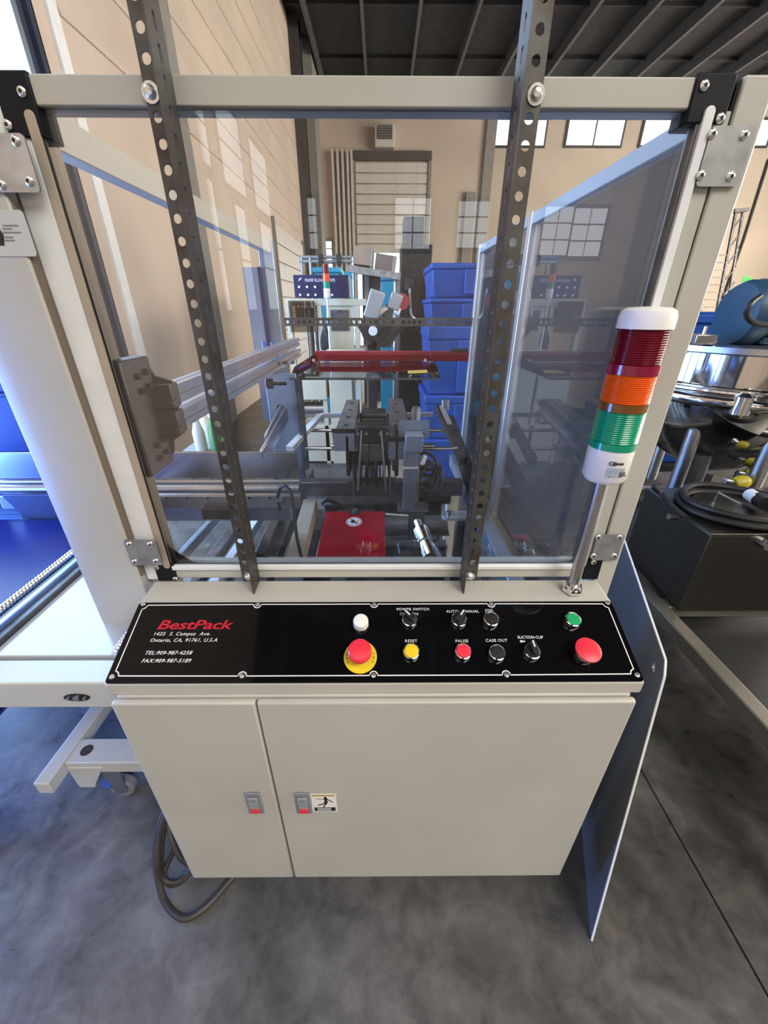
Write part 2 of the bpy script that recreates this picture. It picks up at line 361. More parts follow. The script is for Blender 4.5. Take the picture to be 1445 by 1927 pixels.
# ================================================================== CONTROL CABINET
CX0, CX1, CY, CZ0, CZ1 = -.452, .428, .448, .126, .757
cab = thing('control_cabinet', 'beige steel control cabinet with sloping black button panel and two doors', 'cabinet', (-.012, .6, CZ0))
obj('body', MB().box(CX0+.004, CX1-.004, CY+.004, .655, CZ0, CZ1), BEIGE, cab, bevel=.003)
YZX = Matrix(((0,0,1,0),(1,0,0,0),(0,1,0,0),(0,0,0,1)))     # prism poly (y,z) extruded along x
obj('hood', MB().prism([(.4535, .757), (.4535, .7835), (.592, .8395), (.645, .8435), (.655, .8435), (.655, .757)], CX0-.009, CX1+.012, YZX), BEIGE, cab, bevel=.003)
sx = at(480, 1318, y=CY-.006).x
for x0, x1 in ((CX0, sx-.0015), (sx+.0015, CX1)):
    d = obj('door', MB().box(x0, x1, CY-.008, CY+.0035, CZ0, CZ1-.004), BEIGE, cab, bevel=.0035)
    if x0 < -.4: dl = d
    else: drr = d
for d, (u, v) in ((dl, (459, 1491)), (drr, (553, 1491))):
    a = at(u, v, y=CY-.009); w_, h_ = .030, .074
    M = T(a.x, CY-.008, a.z-h_)
    ltc = MB().box(0, w_, -.004, 0, 0, h_)
    obj('latch', ltc, DGREY, d, M, bevel=.002)
    obj('latch_lever', MB().box(.005, w_-.005, -.007, -.004, .024, h_-.012), mat('latch_grey_face', (.30, .31, .33), .3), d, M, bevel=.0015)
    obj('latch_button', MB().box(.006, w_-.006, -.0065, -.004, .006, .022), REDB, d, M, bevel=.001)
    obj('latch_mark', MB().box(.009, w_-.010, -.0074, -.007, .052, .056), ZINC, d, M)
# warning sticker
a = at(584, 1494, y=CY-.008); SW, SH = .050, .064
st = obj('warning_label', MB().box(0, SW, -.0006, 0, -SH, 0), WHITE, drr, T(a.x, CY-.008, a.z)); Ms = T(a.x, CY-.0086, a.z)
mb = MB().box(.004, SW-.003, -.0002, 0, -SH+.003, -SH+.016)
obj('label_footer', mb, BLACK, drr, Ms)
mb = MB().box(.003, SW-.003, -.0002, 0, -.0075, -.002); obj('label_header', mb, mat('label_gold', (.50, .33, .10), .5), drr, Ms)
XZ = Matrix(((1,0,0,0),(0,0,1,0),(0,1,0,0),(0,0,0,1)))
ZS = Matrix.Diagonal((1, 1, 1.72, 1))
mb = MB().lathe([(.0031, -.0002), (.0031, 0)], ZS @ T(.0285, 0, -.0085) @ R(90, 'X'), 14)
for p, q, w_ in (((.010, -.0085), (.015, -.0105), .0009), ((.015, -.0105), (.0275, -.0103), .0009), ((.030, -.0095), (.043, -.017), .0018), ((.0285, -.010), (.0300, -.0185), .0055), ((.0300, -.018), (.024, -.0165), .002), ((.0300, -.0185), (.012, -.0235), .0020), ((.0305, -.018), (.0225, -.0275), .0024)):
    d = Vector((q[0]-p[0], q[1]-p[1])); n_ = Vector((-d.y, d.x)).normalized()*w_/2
    mb.prism([(p[0]+n_.x, p[1]+n_.y), (p[0]-n_.x, p[1]-n_.y), (q[0]-n_.x, q[1]-n_.y), (q[0]+n_.x, q[1]+n_.y)], -.0002, 0, ZS @ XZ)
obj('label_falling_figure', mb, BLACK, drr, Ms)
for i in range(3): obj('label_text_line', MB().box(.010, SW-.012, -.0003, -.0002, -SH+.0055+i*.0034, -SH+.0068+i*.0034), WHITE, drr, Ms)

# ---- sloping panel: local x = X, local y = up the slope, local z = normal
SL = math.atan2(.8395-.7835, .592-.4535); PS = math.hypot(.8395-.7835, .592-.4535)
PM = T(0, .4535, .7835) @ Matrix.Rotation(SL, 4, 'X')
PMI = PM.inverted()
def pp(u, v, h=.003):
    o_ = PMI @ CP; d = (PMI.to_3x3() @ (RT*((u-722.5)/FPX) + DN*((v-963.5)/FPX) + FW)); t = (h-o_.z)/d.z
    q = o_ + d*t; return q.x, q.y
PX0, PX1 = CX0-.007, CX1+.0105
def rrect(x0, x1, y0, y1, r, n=5):
    o_ = []
    for cx, cy, a0 in ((x1-r, y1-r, 0), (x0+r, y1-r, 90), (x0+r, y0+r, 180), (x1-r, y0+r, 270)):
        for i in range(n+1):
            a = math.radians(a0+90*i/n); o_.append((cx+r*math.cos(a), cy+r*math.sin(a)))
    return o_
pan = obj('control_panel', MB().prism(rrect(PX0, PX1, .0008, PS-.001, .006), 0, .003), BLACKP, cab, PM, bevel=.0004)
# white border with notches round the screws
top = [pp(u, 1136)[0] for u in (485, 704, 924)]; low = [pp(u, 1270)[0] for u in (456, 703, 953)]
bx0, bx1 = PX0+.011, PX1-.011; by0, by1 = pp(700, 1271)[1]+.001, pp(700, 1138)[1]
nr = .0085
def arcp(cx, cy, r, a0, a1, n=8): return [(cx+r*math.cos(math.radians(a0+(a1-a0)*i/n)), cy+r*math.sin(math.radians(a0+(a1-a0)*i/n))) for i in range(n+1)]
path = []
c0 = (bx0-.002, by1+.002); path += arcp(*c0, nr, -90, 0)[::-1][::-1]
path = arcp(bx0-.001, by1+.001, nr, -85, -5)
for x in top: path += arcp(x, by1+.0012, nr*.82, 180, 360)
path += arcp(bx1+.001, by1+.001, nr, 185, 265)
path += arcp(bx1+.001, by0-.001, nr, 95, 175)
for x in low[::-1]: path += arcp(x, by0-.0012, nr*.82, 0, 180)
path += arcp(bx0-.001, by0-.001, nr, 5, 85)
mb = MB(); hw = .0009; N = len(path); vs = []; fs = []
for i in range(N):
    p, q, r_ = Vector(path[i-1]), Vector(path[i]), Vector(path[(i+1) % N])
    d = (r_-p).normalized(); n_ = Vector((-d.y, d.x))*hw
    vs += [(q.x+n_.x, q.y+n_.y, .0032), (q.x-n_.x, q.y-n_.y, .0032)]
for i in range(N):
    j = (i+1) % N; fs.append((2*i, 2*i+1, 2*j+1, 2*j))
obj('border_line', mb.add(vs, fs), WHITE, pan, PM)
scr = MB().lathe([(.0046, 0), (.0046, .001), (.0038, .0022), (.0015, .0026)], None, 14)
scr.box(-.0030, .0030, -.0005, .0005, .0024, .0029).box(-.0005, .0005, -.0030, .0030, .0024, .0029)
scr_me = scr.mesh('panel_screw')
for x, y in [(x, by1+.0012) for x in top] + [(x, by0-.0012) for x in low] + [(PX0+.009, by1+.0022), (PX1-.009, by1+.0022), (PX0+.009, by0-.002), (PX1-.009, by0-.002)]:
    obj('panel_screw', scr_me, SCREWM, pan, PM @ T(x, y, .003) @ R(random.uniform(0, 90), 'Z'))
def ptext(body, u, v, size, m_=WHITE, **k):
    x, y = pp(u, v); text('lettering', body, size, m_, pan, PM @ T(x, y, .0032), **k)
ptext('BestPack', 293, 1184, .0245, REDP, shear=.22, sx=1.55, bold=.0004, spacing=.97)
ptext('1425  S. Campus  Ave.', 287, 1196, .0092, shear=.25, sx=1.05, spacing=1.15)
ptext('Ontario, CA, 91761, U.S.A', 281, 1208, .0092, shear=.25, sx=1.05, spacing=1.12)
ptext('TEL:909-987-4258', 271, 1232, .0092, shear=.25, sx=1.1, spacing=1.08)
ptext('FAX:909-987-5189', 265, 1247, .0092, shear=.25, sx=1.1, spacing=1.08)
for s, u, v in (('POWER SWITCH', 746, 1149), ('OFF   ON', 752, 1158), ('AUTO  MANUAL', 840, 1153), ('JOG', 913, 1151), ('RESET', 762, 1209), ('PAUSE', 857, 1209), ('CASE OUT', 914, 1208), ('SUCTION CUP', 974, 1202)):
    ptext(s, u, v, .0075, spacing=1.12 if s != 'SUCTION CUP' else .92)
x, y = pp(988, 1207)   # arrow
obj('arrow_mark', MB().prism([(0, 0), (-.004, .003), (-.004, .0012), (-.010, .0012), (-.010, -.0012), (-.004, -.0012), (-.004, -.003)], .0031, .0033, R(180, 'Z')), WHITE, pan, PM @ T(x-.010, y, 0))

bez = MB().lathe([(.0152, .003), (.0152, .006), (.0140, .013), (.0128, .0135), (.0118, .0125)], None, 28, cap=False).lathe([(.0118, .0122), (.0118, .0123)], None, 28).mesh('bezel')
def push(u, v, m_):
    x, y = pp(u, v, .013); M = PM @ T(x, y, 0)
    b = obj('push_button', bez, CHROME, cab, M)
    obj('button_cap', MB().lathe([(.0119, .0120), (.0119, .0132), (.0108, .0142), (.003, .0146)], None, 24), m_, b, M)
def selector(u, v, ang):
    x, y = pp(u, v, .010); M = PM @ T(x, y, 0)
    b = obj('selector_switch', MB().lathe([(.0152, .003), (.0152, .006), (.0140, .0105), (.0125, .011)], None, 28), CHROME, cab, M)
    M2 = M @ R(ang, 'Z')
    obj('knob', MB().lathe([(.0122, .0105), (.0122, .013), (.011, .016)], None, 24).prism(rrect(-.0048, .0048, -.0105, .0125, .003), .012, .026), BLACK, b, M2, bevel=.0008)
    obj('pointer_mark', MB().box(-.0012, .0012, .001, .0125, .0256, .0264).box(-.0012, .0012, .0120, .0128, .016, .0262), WHITE, b, M2)
selector(771, 1165, 42); selector(864, 1165, -38); selector(1002, 1225, 6)
push(925, 1164, BLACK); push(1079, 1165, GRN); push(774, 1225, YEL); push(872, 1225, REDB); push(936, 1227, BLACK)
x, y = pp(679, 1172, .008); M = PM @ T(x, y, 0)
b = obj('pilot_lamp', MB().lathe([(.0152, .003), (.0152, .005), (.0145, .006)], None, 28), CHROME, cab, M)
obj('lamp_lens', MB().lathe([(.0138, .005), (.0138, .016), (.0125, .0185), (.008, .0195), (.002, .0198)], None, 28), WHITEL, b, M)
x, y = pp(678, 1236, .004); M = PM @ T(x, y, 0)
b = obj('emergency_stop', MB().lathe([(.0285, .003), (.0285, .0045), (.0280, .005), (.012, .005)], None, 40), YEL, cab, M)
obj('stop_collar', MB().lathe([(.0150, .005), (.0150, .010), (.0135, .013), (.0135, .020)], None, 28), CHROME, b, M)
obj('stop_mushroom', MB().lathe([(.014, .019), (.0195, .022), (.0205, .027), (.0200, .033), (.0170, .0365), (.0168, .0360), (.010, .0375), (.002, .0380)], None, 36), REDB, b, M)
for k, ch in enumerate('EMERGENCY STOP'):
    if ch != ' ' and k in (0, 1, 2, 11, 12, 13):
        a = 205-k*17.5
        text('disc_lettering', ch, .0055, BLACK, b, M @ R(a-90, 'Z') @ T(0, .0215, .0051), align='CENTER')
x, y = pp(1098, 1232, .006); M = PM @ T(x, y, 0)
b = obj('mushroom_button', MB().lathe([(.0155, .003), (.0155, .007), (.0140, .013), (.012, .016)], None, 28), CHROME, cab, M)
obj('mushroom_head', MB().lathe([(.009, .012), (.012, .018), (.0195, .0225), (.0215, .026), (.0212, .0285), (.016, .0305), (.003, .0312)], None, 36), REDB, b, M)

# ================================================================== GUARD ENCLOSURE
EY = .660                      # front face of the frame
ZT, ZB = 1.586, .842
XL, XR = -.480, .4345          # outer edges of the front frame stiles
enc = thing('guard_enclosure', 'beige framed machine guard with clear windows around the case former', 'machine guard', (-.02, 1.4, 0))
LXO, RXO = -.606, .4765
# main uprights
obj('post', MB().prism([(LXO, EY-.004), (LXO+.036, EY-.016), (XL-.003, EY-.016), (XL-.003, EY+.07), (LXO, EY+.07)], 0, 1.55), BEIGE, enc, bevel=.003)
obj('post', MB().box(XR+.003, RXO, EY-.002, EY+.05, .10, ZT+.002), BEIGE, enc, bevel=.003)
# front door frame
obj('stile', MB().box(XL, XL+.040, EY, EY+.032, ZB, ZT-.03), ALUW, enc, bevel=.002)
obj('stile', MB().box(XR-.030, XR, EY, EY+.032, ZB, ZT-.03), BEIGE, enc, bevel=.002)
obj('rail', MB().box(XL+.04, XR-.03, EY, EY+.035, ZT-.029, ZT), BEIGE, enc, bevel=.002)
obj('rail', MB().box(XL+.04, XR-.03, EY, EY+.032, ZB+.004, ZB+.034), BEIGE, enc, bevel=.002)
# trim strips round the pane, rounded ends
def strip(p, q, w_, m_):
    return obj('trim_strip', MB().tube([p, q], w_/2, 8), m_, enc)
xl, xr = -.4285, .4020; zt, zb = 1.553, .8805
obj('trim_strip', MB().prism(rrect(-.0065, .0065, 0, zt-zb+.008, .0062), 0, .010, T(xl-.002, EY-.004, zb-.008) @ Matrix(((1,0,0,0),(0,0,1,0),(0,1,0,0),(0,0,0,1)))), TAN, enc, bevel=.001)
obj('trim_strip', MB().prism(rrect(-.0062, .0062, 0, zt-zb+.012, .006), 0, .010, T(xr+.002, EY-.006, zb-.006) @ Matrix(((1,0,0,0),(0,0,1,0),(0,1,0,0),(0,0,0,1)))), ALUW, enc, bevel=.001)
obj('trim_strip', MB().box(xl+.006, xr-.006, EY-.004, EY+.006, zb-.014, zb-.002), ALUW, enc, bevel=.003)
obj('window_pane', MB().box(xl, xr, EY+.006, EY+.011, zb-.006, ZT-.02), GLASS, enc)
obj('pane_gasket', MB().box(xl+.0045, xl+.0060, EY-.002, EY+.001, zb, zt), BLACK, enc)
obj('pane_gasket', MB().box(xr-.0085, xr-.0045, EY-.001, EY+.014, zb, zt), STEEL_D, enc)
# corner blocks and joint plates with screws
ssc = MB().lathe([(.0055, 0), (.0055, .0012), (.0044, .0024), (.0022, .0031)], None, 16).mesh('screw')
ssc.materials.append(SCREWM); ssc.materials.append(BLACK); ssc.polygons[len(ssc.polygons)-1].material_index = 1
FY = Matrix(((1,0,0,0),(0,0,-1,0),(0,1,0,0),(0,0,0,1)))   # local z -> -Y (towards the camera)
def screws(parent, pts, y):
    for x, z in pts:
        M = T(x, y, z) @ FY
        s_ = obj('screw', ssc, SCREWM, parent, M)
def block(x0, x1, z0, z1, pts):
    b = obj('corner_block', MB().box(x0, x1, EY-.003, EY+.033, z0, z1), BLACKM, enc, bevel=.002); screws(b, [(at(u, v, y=EY-.004).x, at(u, v, y=EY-.004).z) for u, v in pts], EY-.003)
def plate(x0, x1, z0, z1, pts):
    y_ = EY-.016-.003 if x0 < -.4 else EY-.007
    poly = rrect(x0, x1, z0, z1, .005)
    b = obj('joint_plate', MB().prism(poly, 0, .003, T(0, y_+.003, 0) @ FY), ZINC, enc)
    screws(b, [(at(u, v, y=y_).x, at(u, v, y=y_).z) for u, v in pts], y_)
A = lambda u, v: at(u, v, y=EY-.004)
block(A(0, 150).x-.012, A(52, 150).x, A(40, 238).z-.01, ZT+.002, [(40, 172), (14, 235)])
block(A(1312, 150).x, A(1388, 150).x, A(1350, 232).z, ZT+.003, [(1326, 160), (1356, 222)])
block(A(288, 1065).x, A(333, 1090).x, ZB, A(300, 1064).z, [(294, 1068), (330, 1090)])
block(A(1097, 1085).x, A(1130, 1075).x, ZB, A(1120, 1052).z, [(1117, 1058)])
B = lambda u, v: at(u, v, y=EY-.019)
plate(B(0, 300).x-.06, B(75, 355).x, B(40, 362).z, B(20, 250).z, [(29, 265), (55, 341), (3, 348)])
plate(xr+.0088, A(1405, 290).x, A(1350, 352).z, A(1360, 238).z, [(1340, 252), (1400, 254), (1318, 330), (1374, 332)])
plate(B(240, 1040).x, B(304, 1055).x, B(270, 1064).z, B(260, 1016).z, [(244, 1024), (283, 1024), (254, 1057), (294, 1056)])
plate(A(1117, 1030).x, A(1166, 1030).x, A(1140, 1053).z, A(1150, 1005).z, [(1125, 1011), (1165, 1011), (1116, 1046), (1155, 1046)])
# gap seam strips
obj('seam_gasket', MB().box(XR-.0005, XR+.0035, EY+.004, EY+.02, .86, ZT), BLACK, enc)
obj('seam_gasket', MB().box(XL-.0035, XL+.0005, EY-.012, EY+.02, .86, 1.46), mat('seam_brown', (.20, .16, .12), .6), enc)
# sides of the enclosure
def side(x, y0, y1, z0, z1, wdt, pm, gm, zrail=.028):
    s_ = 1 if x > 0 else -1
    obj('side_rail', MB().box(x, x+s_*wdt, y0, y1, z1, z1+zrail), pm, enc, bevel=.002)
    obj('side_rail', MB().box(x, x+s_*wdt, y0, y1, z0-zrail, z0), pm, enc, bevel=.002)
    obj('side_pane', MB().box(x+s_*.008, x+s_*.012, y0+.01, y1-.01, z0-.005, z1+.006), gm, enc)
RS = .435
side(RS, EY+.04, 1.40, .60, 1.552, .03, BEIGE_D, GLASS2)
obj('post', MB().box(RS-.002, RS+.032, 1.395, 1.43, 0, 1.585), ALU, enc, bevel=.002)
side(RS, 1.44, 2.08, .60, 1.552, .03, BEIGE_D, GLASS2)
obj('post', MB().box(RS-.002, RS+.032, 2.075, 2.11, 0, 1.585), ALU, enc, bevel=.002)
obj('side_rail', MB().box(-.484, -.452, EY+.04, 1.95, 1.535, 1.58), BEIGE, enc, bevel=.002)
obj('post', MB().box(-.505, -.446, 1.94, 1.985, 0, 1.58), BLUEG, enc, bevel=.002)
obj('post', MB().box(-.484, -.452, EY+.04, EY+.075, 0, 1.55), TAN, enc, bevel=.002)

# ================================================================== SLOTTED ANGLE BARS
def perf_strip(mb, L, W, t, pitch, r, M, slot=0, n=12, off=0):
    """strip in local x (width, centred holes) and z (length); thickness along y"""
    k = int(L/pitch); z = 0
    def ring(y):
        pass
    for i in range(k):
        z0, z1 = i*pitch, (i+1)*pitch; cz = (z0+z1)/2; cx = W/2+off
        circ = []
        for j in range(n):
            a = 2*PI*(j+.5)/n; px = cx+r*math.cos(a); pz = cz+(slot if math.sin(a) > 0 else -slot)+r*math.sin(a); circ.append((px, pz))
        sq = []
        for j in range(n):
            a = 2*PI*(j+.5)/n; c, s_ = math.cos(a), math.sin(a); f = 1/max(abs(c), abs(s_))
            sq.append(((0 if c < 0 else W) if abs(c) >= abs(s_)-1e-9 else cx+(W-cx if c > 0 else cx)*c*f*1.0, (z0 if s_ < 0 else z1) if abs(s_) >= abs(c)-1e-9 else cz+(pitch/2)*s_*f))
        # force the corners
        for j in range(n):
            a = 2*PI*(j+.5)/n
        vs = []; fs = []
        for y in (0, t): vs += [(x, y, z) for x, z in sq] + [(x, y, z) for x, z in circ]
        for j in range(n):
            l = (j+1) % n
            fs += [(j, l, n+l, n+j), (2*n+j, 3*n+j, 3*n+l, 2*n+l), (n+j, n+l, 3*n+l, 3*n+j)]
        # corner triangles
        corners = [(W, z1), (0, z1), (0, z0), (W, z0)]
        for ci, (x, z) in enumerate(corners):
            j = int(n/4*ci + n/8 - .5); l = (j+1) % n
            b = len(vs); vs += [(x, 0, z), (x, t, z)]
            fs += [(j, b, l), (2*n+j, 2*n+l, b+1)]
        b = len(vs); vs += [(0, 0, z0), (0, t, z0), (0, 0, z1), (0, t, z1), (W, 0, z0), (W, t, z0), (W, 0, z1), (W, t, z1)]
        fs += [(b, b+1, b+3, b+2), (b+4, b+6, b+7, b+5)]
        mb.add(vs, fs, M)
    return mb
def upright_angle(xc, sgn, zb_, label):
    t_ = thing('slotted_angle_bar', label, 'angle bar', (xc, EY, zb_), 'slotted steel uprights bolted to the guard frame')
    H = 2.6-zb_; W = .034; LEG = .044
    # flange flat on the frame, reaching outwards from the corner
    M = T(xc, EY-.0045, zb_)
    if sgn < 0: M = M @ T(-W, 0, 0)
    obj('flange', perf_strip(MB(), H, W, .0022, .0254, .0058, M, 0, 12, -.0075 if sgn < 0 else .005), ANGLE, t_, smooth=False)
    # leg reaching towards the camera
    M2 = T(xc-.0011, EY-.0025, zb_-.004) @ R(-90, 'Z')
    obj('leg', perf_strip(MB(), H, LEG, .0022, .0254, .0036, M2, .0045, 12), ANGLE, t_, smooth=False)
    for z in (at(700, 180, y=EY).z, at(700, 1085, y=EY-.005).z):
        bx = xc+sgn*.0265 if z > 1.2 else xc+sgn*.019
        bo = MB().lathe([(.0105, 0), (.0105, .0015), (.0070, .0016), (.0068, .004), (.0045, .0065), (.001, .0072)], None, 20)
        obj('bolt', bo, SCREWM, t_, T(bx, EY-.0046, z) @ FY)
    return t_
upright_angle(-.2495, -1, at(700, 1100, y=EY).z-.006, 'slotted steel angle bar standing farther from the signal tower')
upright_angle(.1605, 1, at(700, 1100, y=EY).z-.006, 'slotted steel angle bar standing closer to the signal tower')

# ================================================================== SIGNAL TOWER
TX, TY = .375, .620
tw = thing('signal_tower', 'stack light with red orange and green lenses on steel pole above control panel', 'signal light', (TX, TY, .8435))
Mt = T(TX, TY, 0)
obj('pole', MB().lathe([(.0105, .85), (.0105, 1.09)], Mt, 20), STEEL, tw)
obj('pole_nut', MB().lathe([(.019, .8435), (.019, .852)], Mt, 6).lathe([(.015, .852), (.015, .860)], Mt, 20), CHROME, tw)
bs = obj('lamp_base', MB().lathe([(.020, 1.080), (.029, 1.082), (.0345, 1.090), (.0345, 1.139)], Mt, 40), WHITEL, tw)
zz = 1.139
def lens(z0, z1, m_, ribs=True):
    pr = []; n_ = 15
    if ribs:
        for i in range(n_):
            z = z0+(z1-z0)*i/n_; h = (z1-z0)/n_
            pr += [(.0335, z), (.0348, z+h*.5), (.0335, z+h*.98)]
    else: pr = [(.0352, z0), (.0352, z1)]
    return obj('lens', MB().lathe(pr, Mt, 48), m_, tw)
lens(1.139, 1.150, L_GRN, False); lens(1.150, 1.199, L_GRN); lens(1.199, 1.211, L_OLV, False); lens(1.211, 1.252, L_ORG); lens(1.252, 1.266, L_MAG, False); lens(1.266, 1.314, L_RED)
obj('lamp_cap', MB().lathe([(.0365, 1.313), (.0365, 1.328), (.034, 1.336), (.027, 1.340), (.005, 1.341)], Mt, 40), WHITEL, tw)
Ma = T(TX, TY, 0)
mb = MB()
for i in range(8):
    a0 = math.radians(-118+i*6); a1 = math.radians(-118+(i+1)*6); r_ = .0347
    mb.add([(TX+r_*math.cos(a0), TY+r_*math.sin(a0), 1.097), (TX+r_*math.cos(a1), TY+r_*math.sin(a1), 1.097), (TX+r_*math.cos(a1), TY+r_*math.sin(a1), 1.113), (TX+r_*math.cos(a0), TY+r_*math.sin(a0), 1.113)], [(0, 1, 2, 3)])
sk = obj('rating_label', mb, mat('rating_label_blue', (.45, .50, .60), .5, noise=.3, scale=400), bs)
for body, a, z, s_ in (('CE', -117, 1.118, .009), ('UL', -84, 1.100, .010)):
    text('label_mark', body, s_, BLACK, bs, T(TX, TY, z) @ R(a+90, 'Z') @ T(0, -.0356, 0) @ R(90, 'X'), bold=.0002)
mb = MB()
for i in range(4):
    a = math.radians(-104+i*7); mb.box(TX+.0352*math.cos(a)-.0015, TX+.0352*math.cos(a)+.0015, TY+.0352*math.sin(a)-.0004, TY+.0352*math.sin(a), 1.119, 1.1225)
obj('label_code', mb, BLACK, bs)

# ================================================================== GUARD PLATE beside the cabinet
# a bent sheet standing on the floor, flaring away from the cabinet towards the back
B1 = at(1113, 1768, z=.001); B2 = at(1095, 1545, z=.001); dd = (B2-B1); dd.z = 0; dd.normalize()
nn = Vector((dd.y, -dd.x, 0))
def onplate(u, v):
    d = RT*((u-722.5)/FPX) + DN*((v-963.5)/FPX) + FW; t = (B1-CP).dot(nn)/d.dot(nn); return CP+d*t
C1, C2, C3 = onplate(1250, 1272), onplate(1252, 1243), onplate(1172, 1010)
loc = lambda p: ((p-B1).dot(dd), p.z)
c3 = loc(C3); c2 = loc(C2); ext = (c3[0]+(c3[0]-c2[0])*.25, c3[1]+(c3[1]-c2[1])*.25)
poly = [loc(B1), loc(C1), loc(C2), ext, (ext[0], .001)]
PMX = Matrix((dd, Vector((0, 0, 1)), nn)).transposed().to_4x4(); PMX.translation = Vector((B1.x, B1.y, 0))
gp = thing('guard_plate', 'bent grey steel guard plate standing on the floor beside the control cabinet', 'steel plate', B1)
h = onplate(1233, 1256); hx, hz = loc(h)
# sheet with a round hole: ring of quads to a fan
mb = MB(); n = 20; circ = [(hx+.010*math.cos(2*PI*i/n), hz+.010*math.sin(2*PI*i/n)) for i in range(n)]
me = bpy.data.meshes.new('sheet'); bm = bmesh.new()
vo = [bm.verts.new((a_, b_, 0)) for a_, b_ in poly]; vi = [bm.verts.new((a_, b_, 0)) for a_, b_ in circ]
ed = [bm.edges.new((vo[i], vo[(i+1) % len(vo)])) for i in range(len(vo))] + [bm.edges.new((vi[i], vi[(i+1) % n])) for i in range(n)]
bmesh.ops.triangle_fill(bm, edges=ed, use_beauty=True); bm.to_mesh(me); bm.free()
so = obj('sheet', me, GREYP, gp, PMX); sm = so.modifiers.new('thickness', 'SOLIDIFY'); sm.thickness = .005; sm.offset = 0
e = MB()
for p, q in ((poly[0], poly[1]), (poly[1], poly[2]), (poly[2], poly[3])): e.bar((p[0], p[1], 0), (q[0], q[1], 0), .0064, .004, (0, 0, 1))
obj('edge_strip', e, ALUW, gp, PMX)

# ================================================================== INSIDE THE GUARD
# twin T-slot rails
def tslot(w_):
    h = w_/2; g = w_*.12; d = w_*.22; i_ = w_*.28; pts = []
    for k in range(4):
        c, s_ = [(1,0),(0,1),(-1,0),(0,-1)][k]
        for a, b in ((h, -h), (h, -g), (h-d*.4, -g), (h-d*.4, -i_), (h-d, -i_*.8), (h-d, i_*.8), (h-d*.4, i_), (h-d*.4, g), (h, g)):
            pts.append((a*c-b*s_, a*s_+b*c))
    return pts
lr = thing('linear_rail', 'twin aluminium slotted rails on a dark bolted bracket inside the guard', 'rail', (-.43, 1.4, 1.15))
ra, rb = at(322, 742, x=-.405), at(335, 788, x=-.405)
YM = Matrix(((1,0,0,0),(0,0,1,0),(0,1,0,0),(0,0,0,1)))
r1 = obj('slotted_rail', MB().prism(tslot(.034), 0, 1.30, T(-.412, ra.y, ra.z) @ YM), ALU, lr)
r2 = obj('slotted_rail', MB().prism(tslot(.034), 0, 1.30, T(-.412, ra.y+.01, ra.z-.05) @ YM), ALU, lr)
bz = ra.z-.025
IRONW = mat('bracket_brown_grey', (.16, .145, .135), .45, .5, noise=.12)
bp_ = obj('bracket_plate', MB().prism([(-.455, bz+.085), (-.44, bz+.092), (-.425, bz+.06), (-.395, bz+.05), (-.395, bz-.05), (-.42, bz-.065), (-.425, bz-.09), (-.44, bz-.105), (-.455, bz-.10)], ra.y-.006, ra.y, Matrix(((1,0,0,0),(0,0,1,0),(0,1,0,0),(0,0,0,1)))), IRONW, lr)
obj('bracket_flange', MB().box(-.462, -.430, EY+.03, ra.y, bz-.11, bz+.095), IRONW, lr, bevel=.004)
for z in (-.08, -.055, .045, .07):
    for y_ in (.0,):
        obj('bolt', MB().cyl((-.43, ra.y-.03, bz+z), (-.422, ra.y-.03, bz+z), .006, 6), IRON, lr)
        obj('bolt', MB().cyl((-.43, ra.y-.055, bz+z-.004), (-.422, ra.y-.055, bz+z-.004), .006, 6), IRON, lr)
for i, (y_, z_) in enumerate(((ra.y-.004, ra.z), (ra.y-.004, ra.z-.05))):
    obj('end_clamp', MB().box(-.432, -.392, y_-.02, y_+.012, z_-.022, z_+.022).box(-.398, -.386, y_-.03, y_-.01, z_-.02, z_-.006), IRONW, lr, bevel=.002)
BLUEK = mat('blue_clamp', (.06, .14, .55), .35)
for i, (u, y_) in enumerate(((500, 1.62), (516, 1.72), (531, 1.86))):
    c = at(u, 672, y=y_)
    b = obj('clamp_block', MB().box(c.x-.022, c.x+.022, y_-.02, y_+.02, c.z-.045, c.z+.0), STEEL, lr, bevel=.003)
    obj('clamp_screw', MB().cyl((c.x, y_, c.z), (c.x, y_, c.z+.055), .008, 12), BLUEK, b)
    obj('clamp_jaw', MB().box(c.x, c.x+.05, y_-.012, y_+.012, c.z-.028, c.z-.016), STEEL_D, b)
c = at(482, 722, y=1.5)
k_ = obj('hand_knob', MB().lathe([(.006, -.05), (.006, 0), (.018, 0), (.018, .02), (.012, .024)], T(c.x+.06, 1.5, c.z) @ R(-90, 'Y'), 18), BLACK, lr)

# slotted grey-blue guide post with swing arms
gpst = thing('guide_post', 'blue grey slotted guide plate with two swing arms inside the guard', 'guide', (-.40, 1.62, .55))
y_ = 1.62
P_ = lambda u, v: at(u, v, y=y_)
obj('plate', MB().box(P_(497, 705).x, P_(556, 705).x, y_, y_+.012, P_(530, 905).z, P_(530, 703).z), BLUEG, gpst, bevel=.002)
obj('stiffener', MB().box(P_(556, 705).x, P_(566, 705).x, y_-.03, y_+.012, P_(530, 880).z, P_(530, 712).z), IRON2, gpst)
obj('slot', MB().prism(rrect(-.013, .013, -.05, .03, .012), 0, .002, T(P_(530, 790).x, y_-.001, P_(530, 775).z) @ FY), IRON, gpst)
a0, a1 = at(540, 778, y=1.58), at(494, 862, y=1.25)
obj('swing_arm', MB().bar(a0, a1, .008, .055), STEEL, gpst, bevel=.002)
a0, a1 = at(530, 768, y=1.60), at(501, 828, y=1.35)
obj('swing_arm', MB().bar(a0, a1, .008, .035), STEEL, gpst, bevel=.002)
obj('foot_block', MB().box(P_(510, 870).x, P_(552, 870).x, y_-.05, y_, P_(530, 890).z, P_(530, 880).z), CHROME, gpst)
